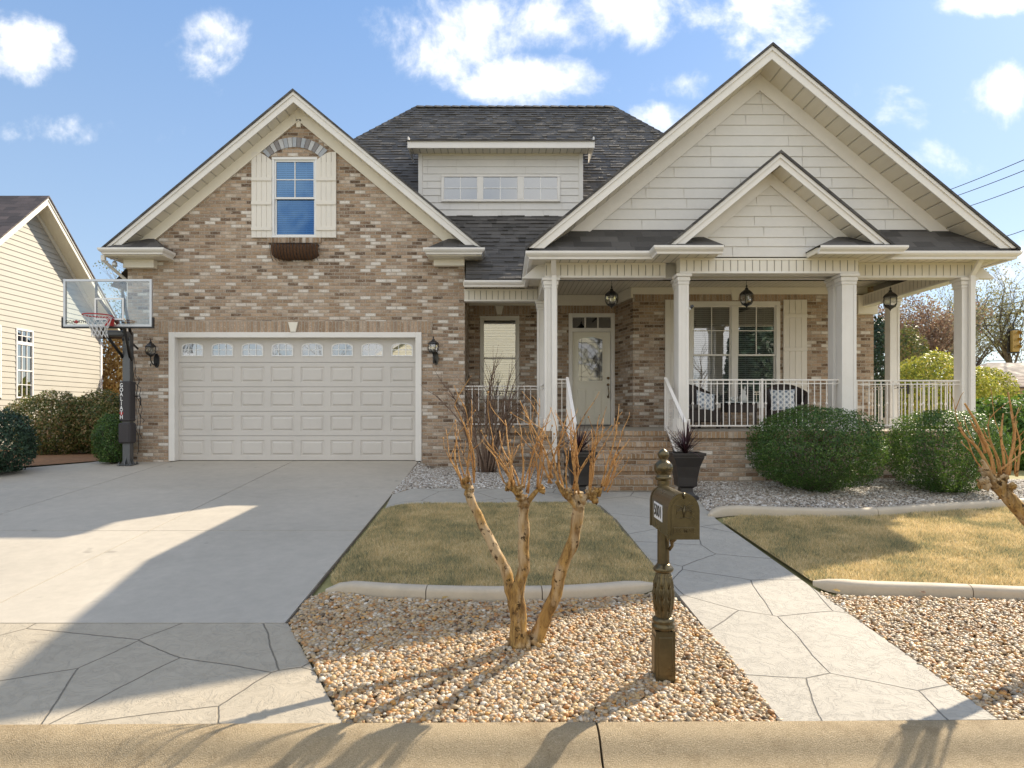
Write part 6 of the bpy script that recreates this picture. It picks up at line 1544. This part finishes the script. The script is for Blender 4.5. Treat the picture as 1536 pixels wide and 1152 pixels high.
nt.links.new(bg.outputs[0],wo.inputs[0])
sky=nt.nodes.new('ShaderNodeTexSky'); sky.sky_type='NISHITA'; sky.sun_disc=False; sky.sun_elevation=SEL; sky.sun_rotation=SAZ; sky.altitude=200; sky.air_density=1.0; sky.dust_density=.6; sky.ozone_density=1.6
tc=nt.nodes.new('ShaderNodeTexCoord'); sp=nt.nodes.new('ShaderNodeSeparateXYZ'); nt.links.new(tc.outputs['Generated'],sp.inputs[0])
yy=T.m('MAXIMUM',T.m('ABSOLUTE',sp.outputs[1]),.05); u=T.m('DIVIDE',sp.outputs[0],yy); w=T.m('DIVIDE',sp.outputs[2],yy)
uv=T.comb(u,w,T.m('SIGN',sp.outputs[1]))
n1=T.noise(6.5,8,.6,vec=uv,dist=.25); n2=T.noise(22,4,.6,vec=uv); nz=T.m('ADD',T.m('MULTIPLY',T.m('SUBTRACT',n1,.5),4.8),T.m('MULTIPLY',T.m('SUBTRACT',n2,.5),1.0))
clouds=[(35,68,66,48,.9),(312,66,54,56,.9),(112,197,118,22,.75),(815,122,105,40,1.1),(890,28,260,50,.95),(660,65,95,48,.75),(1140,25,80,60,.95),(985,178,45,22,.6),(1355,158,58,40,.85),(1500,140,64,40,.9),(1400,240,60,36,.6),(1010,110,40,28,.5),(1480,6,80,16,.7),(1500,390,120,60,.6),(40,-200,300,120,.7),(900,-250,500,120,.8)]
den=None
for (cx,cy,rx_,ry_,a) in clouds:
    du=T.m('DIVIDE',T.m('SUBTRACT',u,(cx-VX)/F),rx_/F*1.25); dv=T.m('DIVIDE',T.m('SUBTRACT',w,(HY-cy)/F),ry_/F*1.25)
    e=T.m('MULTIPLY',T.m('SUBTRACT',1.0,T.m('ADD',T.m('MULTIPLY',du,du),T.m('MULTIPLY',dv,dv))),a)
    den=e if den is None else T.m('MAXIMUM',den,e)
den=T.m('MAXIMUM',den,-1.2)
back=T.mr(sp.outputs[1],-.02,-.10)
den=T.m('MAXIMUM',den,T.m('SUBTRACT',T.m('MULTIPLY',back,2.2),1.2))  # unseen cloud cover added behind the camera to fill the shaded facade
den=T.mr(T.m('ADD',den,nz),.0,1.35,smooth=True)
cl=T.m('MULTIPLY',T.m('POWER',den,1.25),.93)
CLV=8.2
hz=T.mr(sp.outputs[2],0,.55)
grad=T.mix(hz,(1.0,1.0,1.0),(.70,.86,1.12))
skc=T.mix(.62,T.mix(1.0,sky.outputs[0],grad,'MULTIPLY'),T.mix(T.mr(sp.outputs[2],-.02,.55),(3.4,4.2,4.8),(1.6,2.75,4.6)))
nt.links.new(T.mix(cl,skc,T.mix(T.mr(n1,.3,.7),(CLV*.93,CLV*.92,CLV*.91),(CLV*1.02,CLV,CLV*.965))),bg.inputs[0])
vs=S.view_settings; vs.view_transform='Standard'; vs.look='None'; vs.gamma=1; vs.exposure=.76; S.display_settings.display_device='sRGB'
S.cycles.max_bounces=6; S.cycles.transparent_max_bounces=12; S.cycles.use_denoising=True
S.cycles.sample_clamp_indirect=6; S.cycles.caustics_reflective=False; S.cycles.caustics_refractive=False
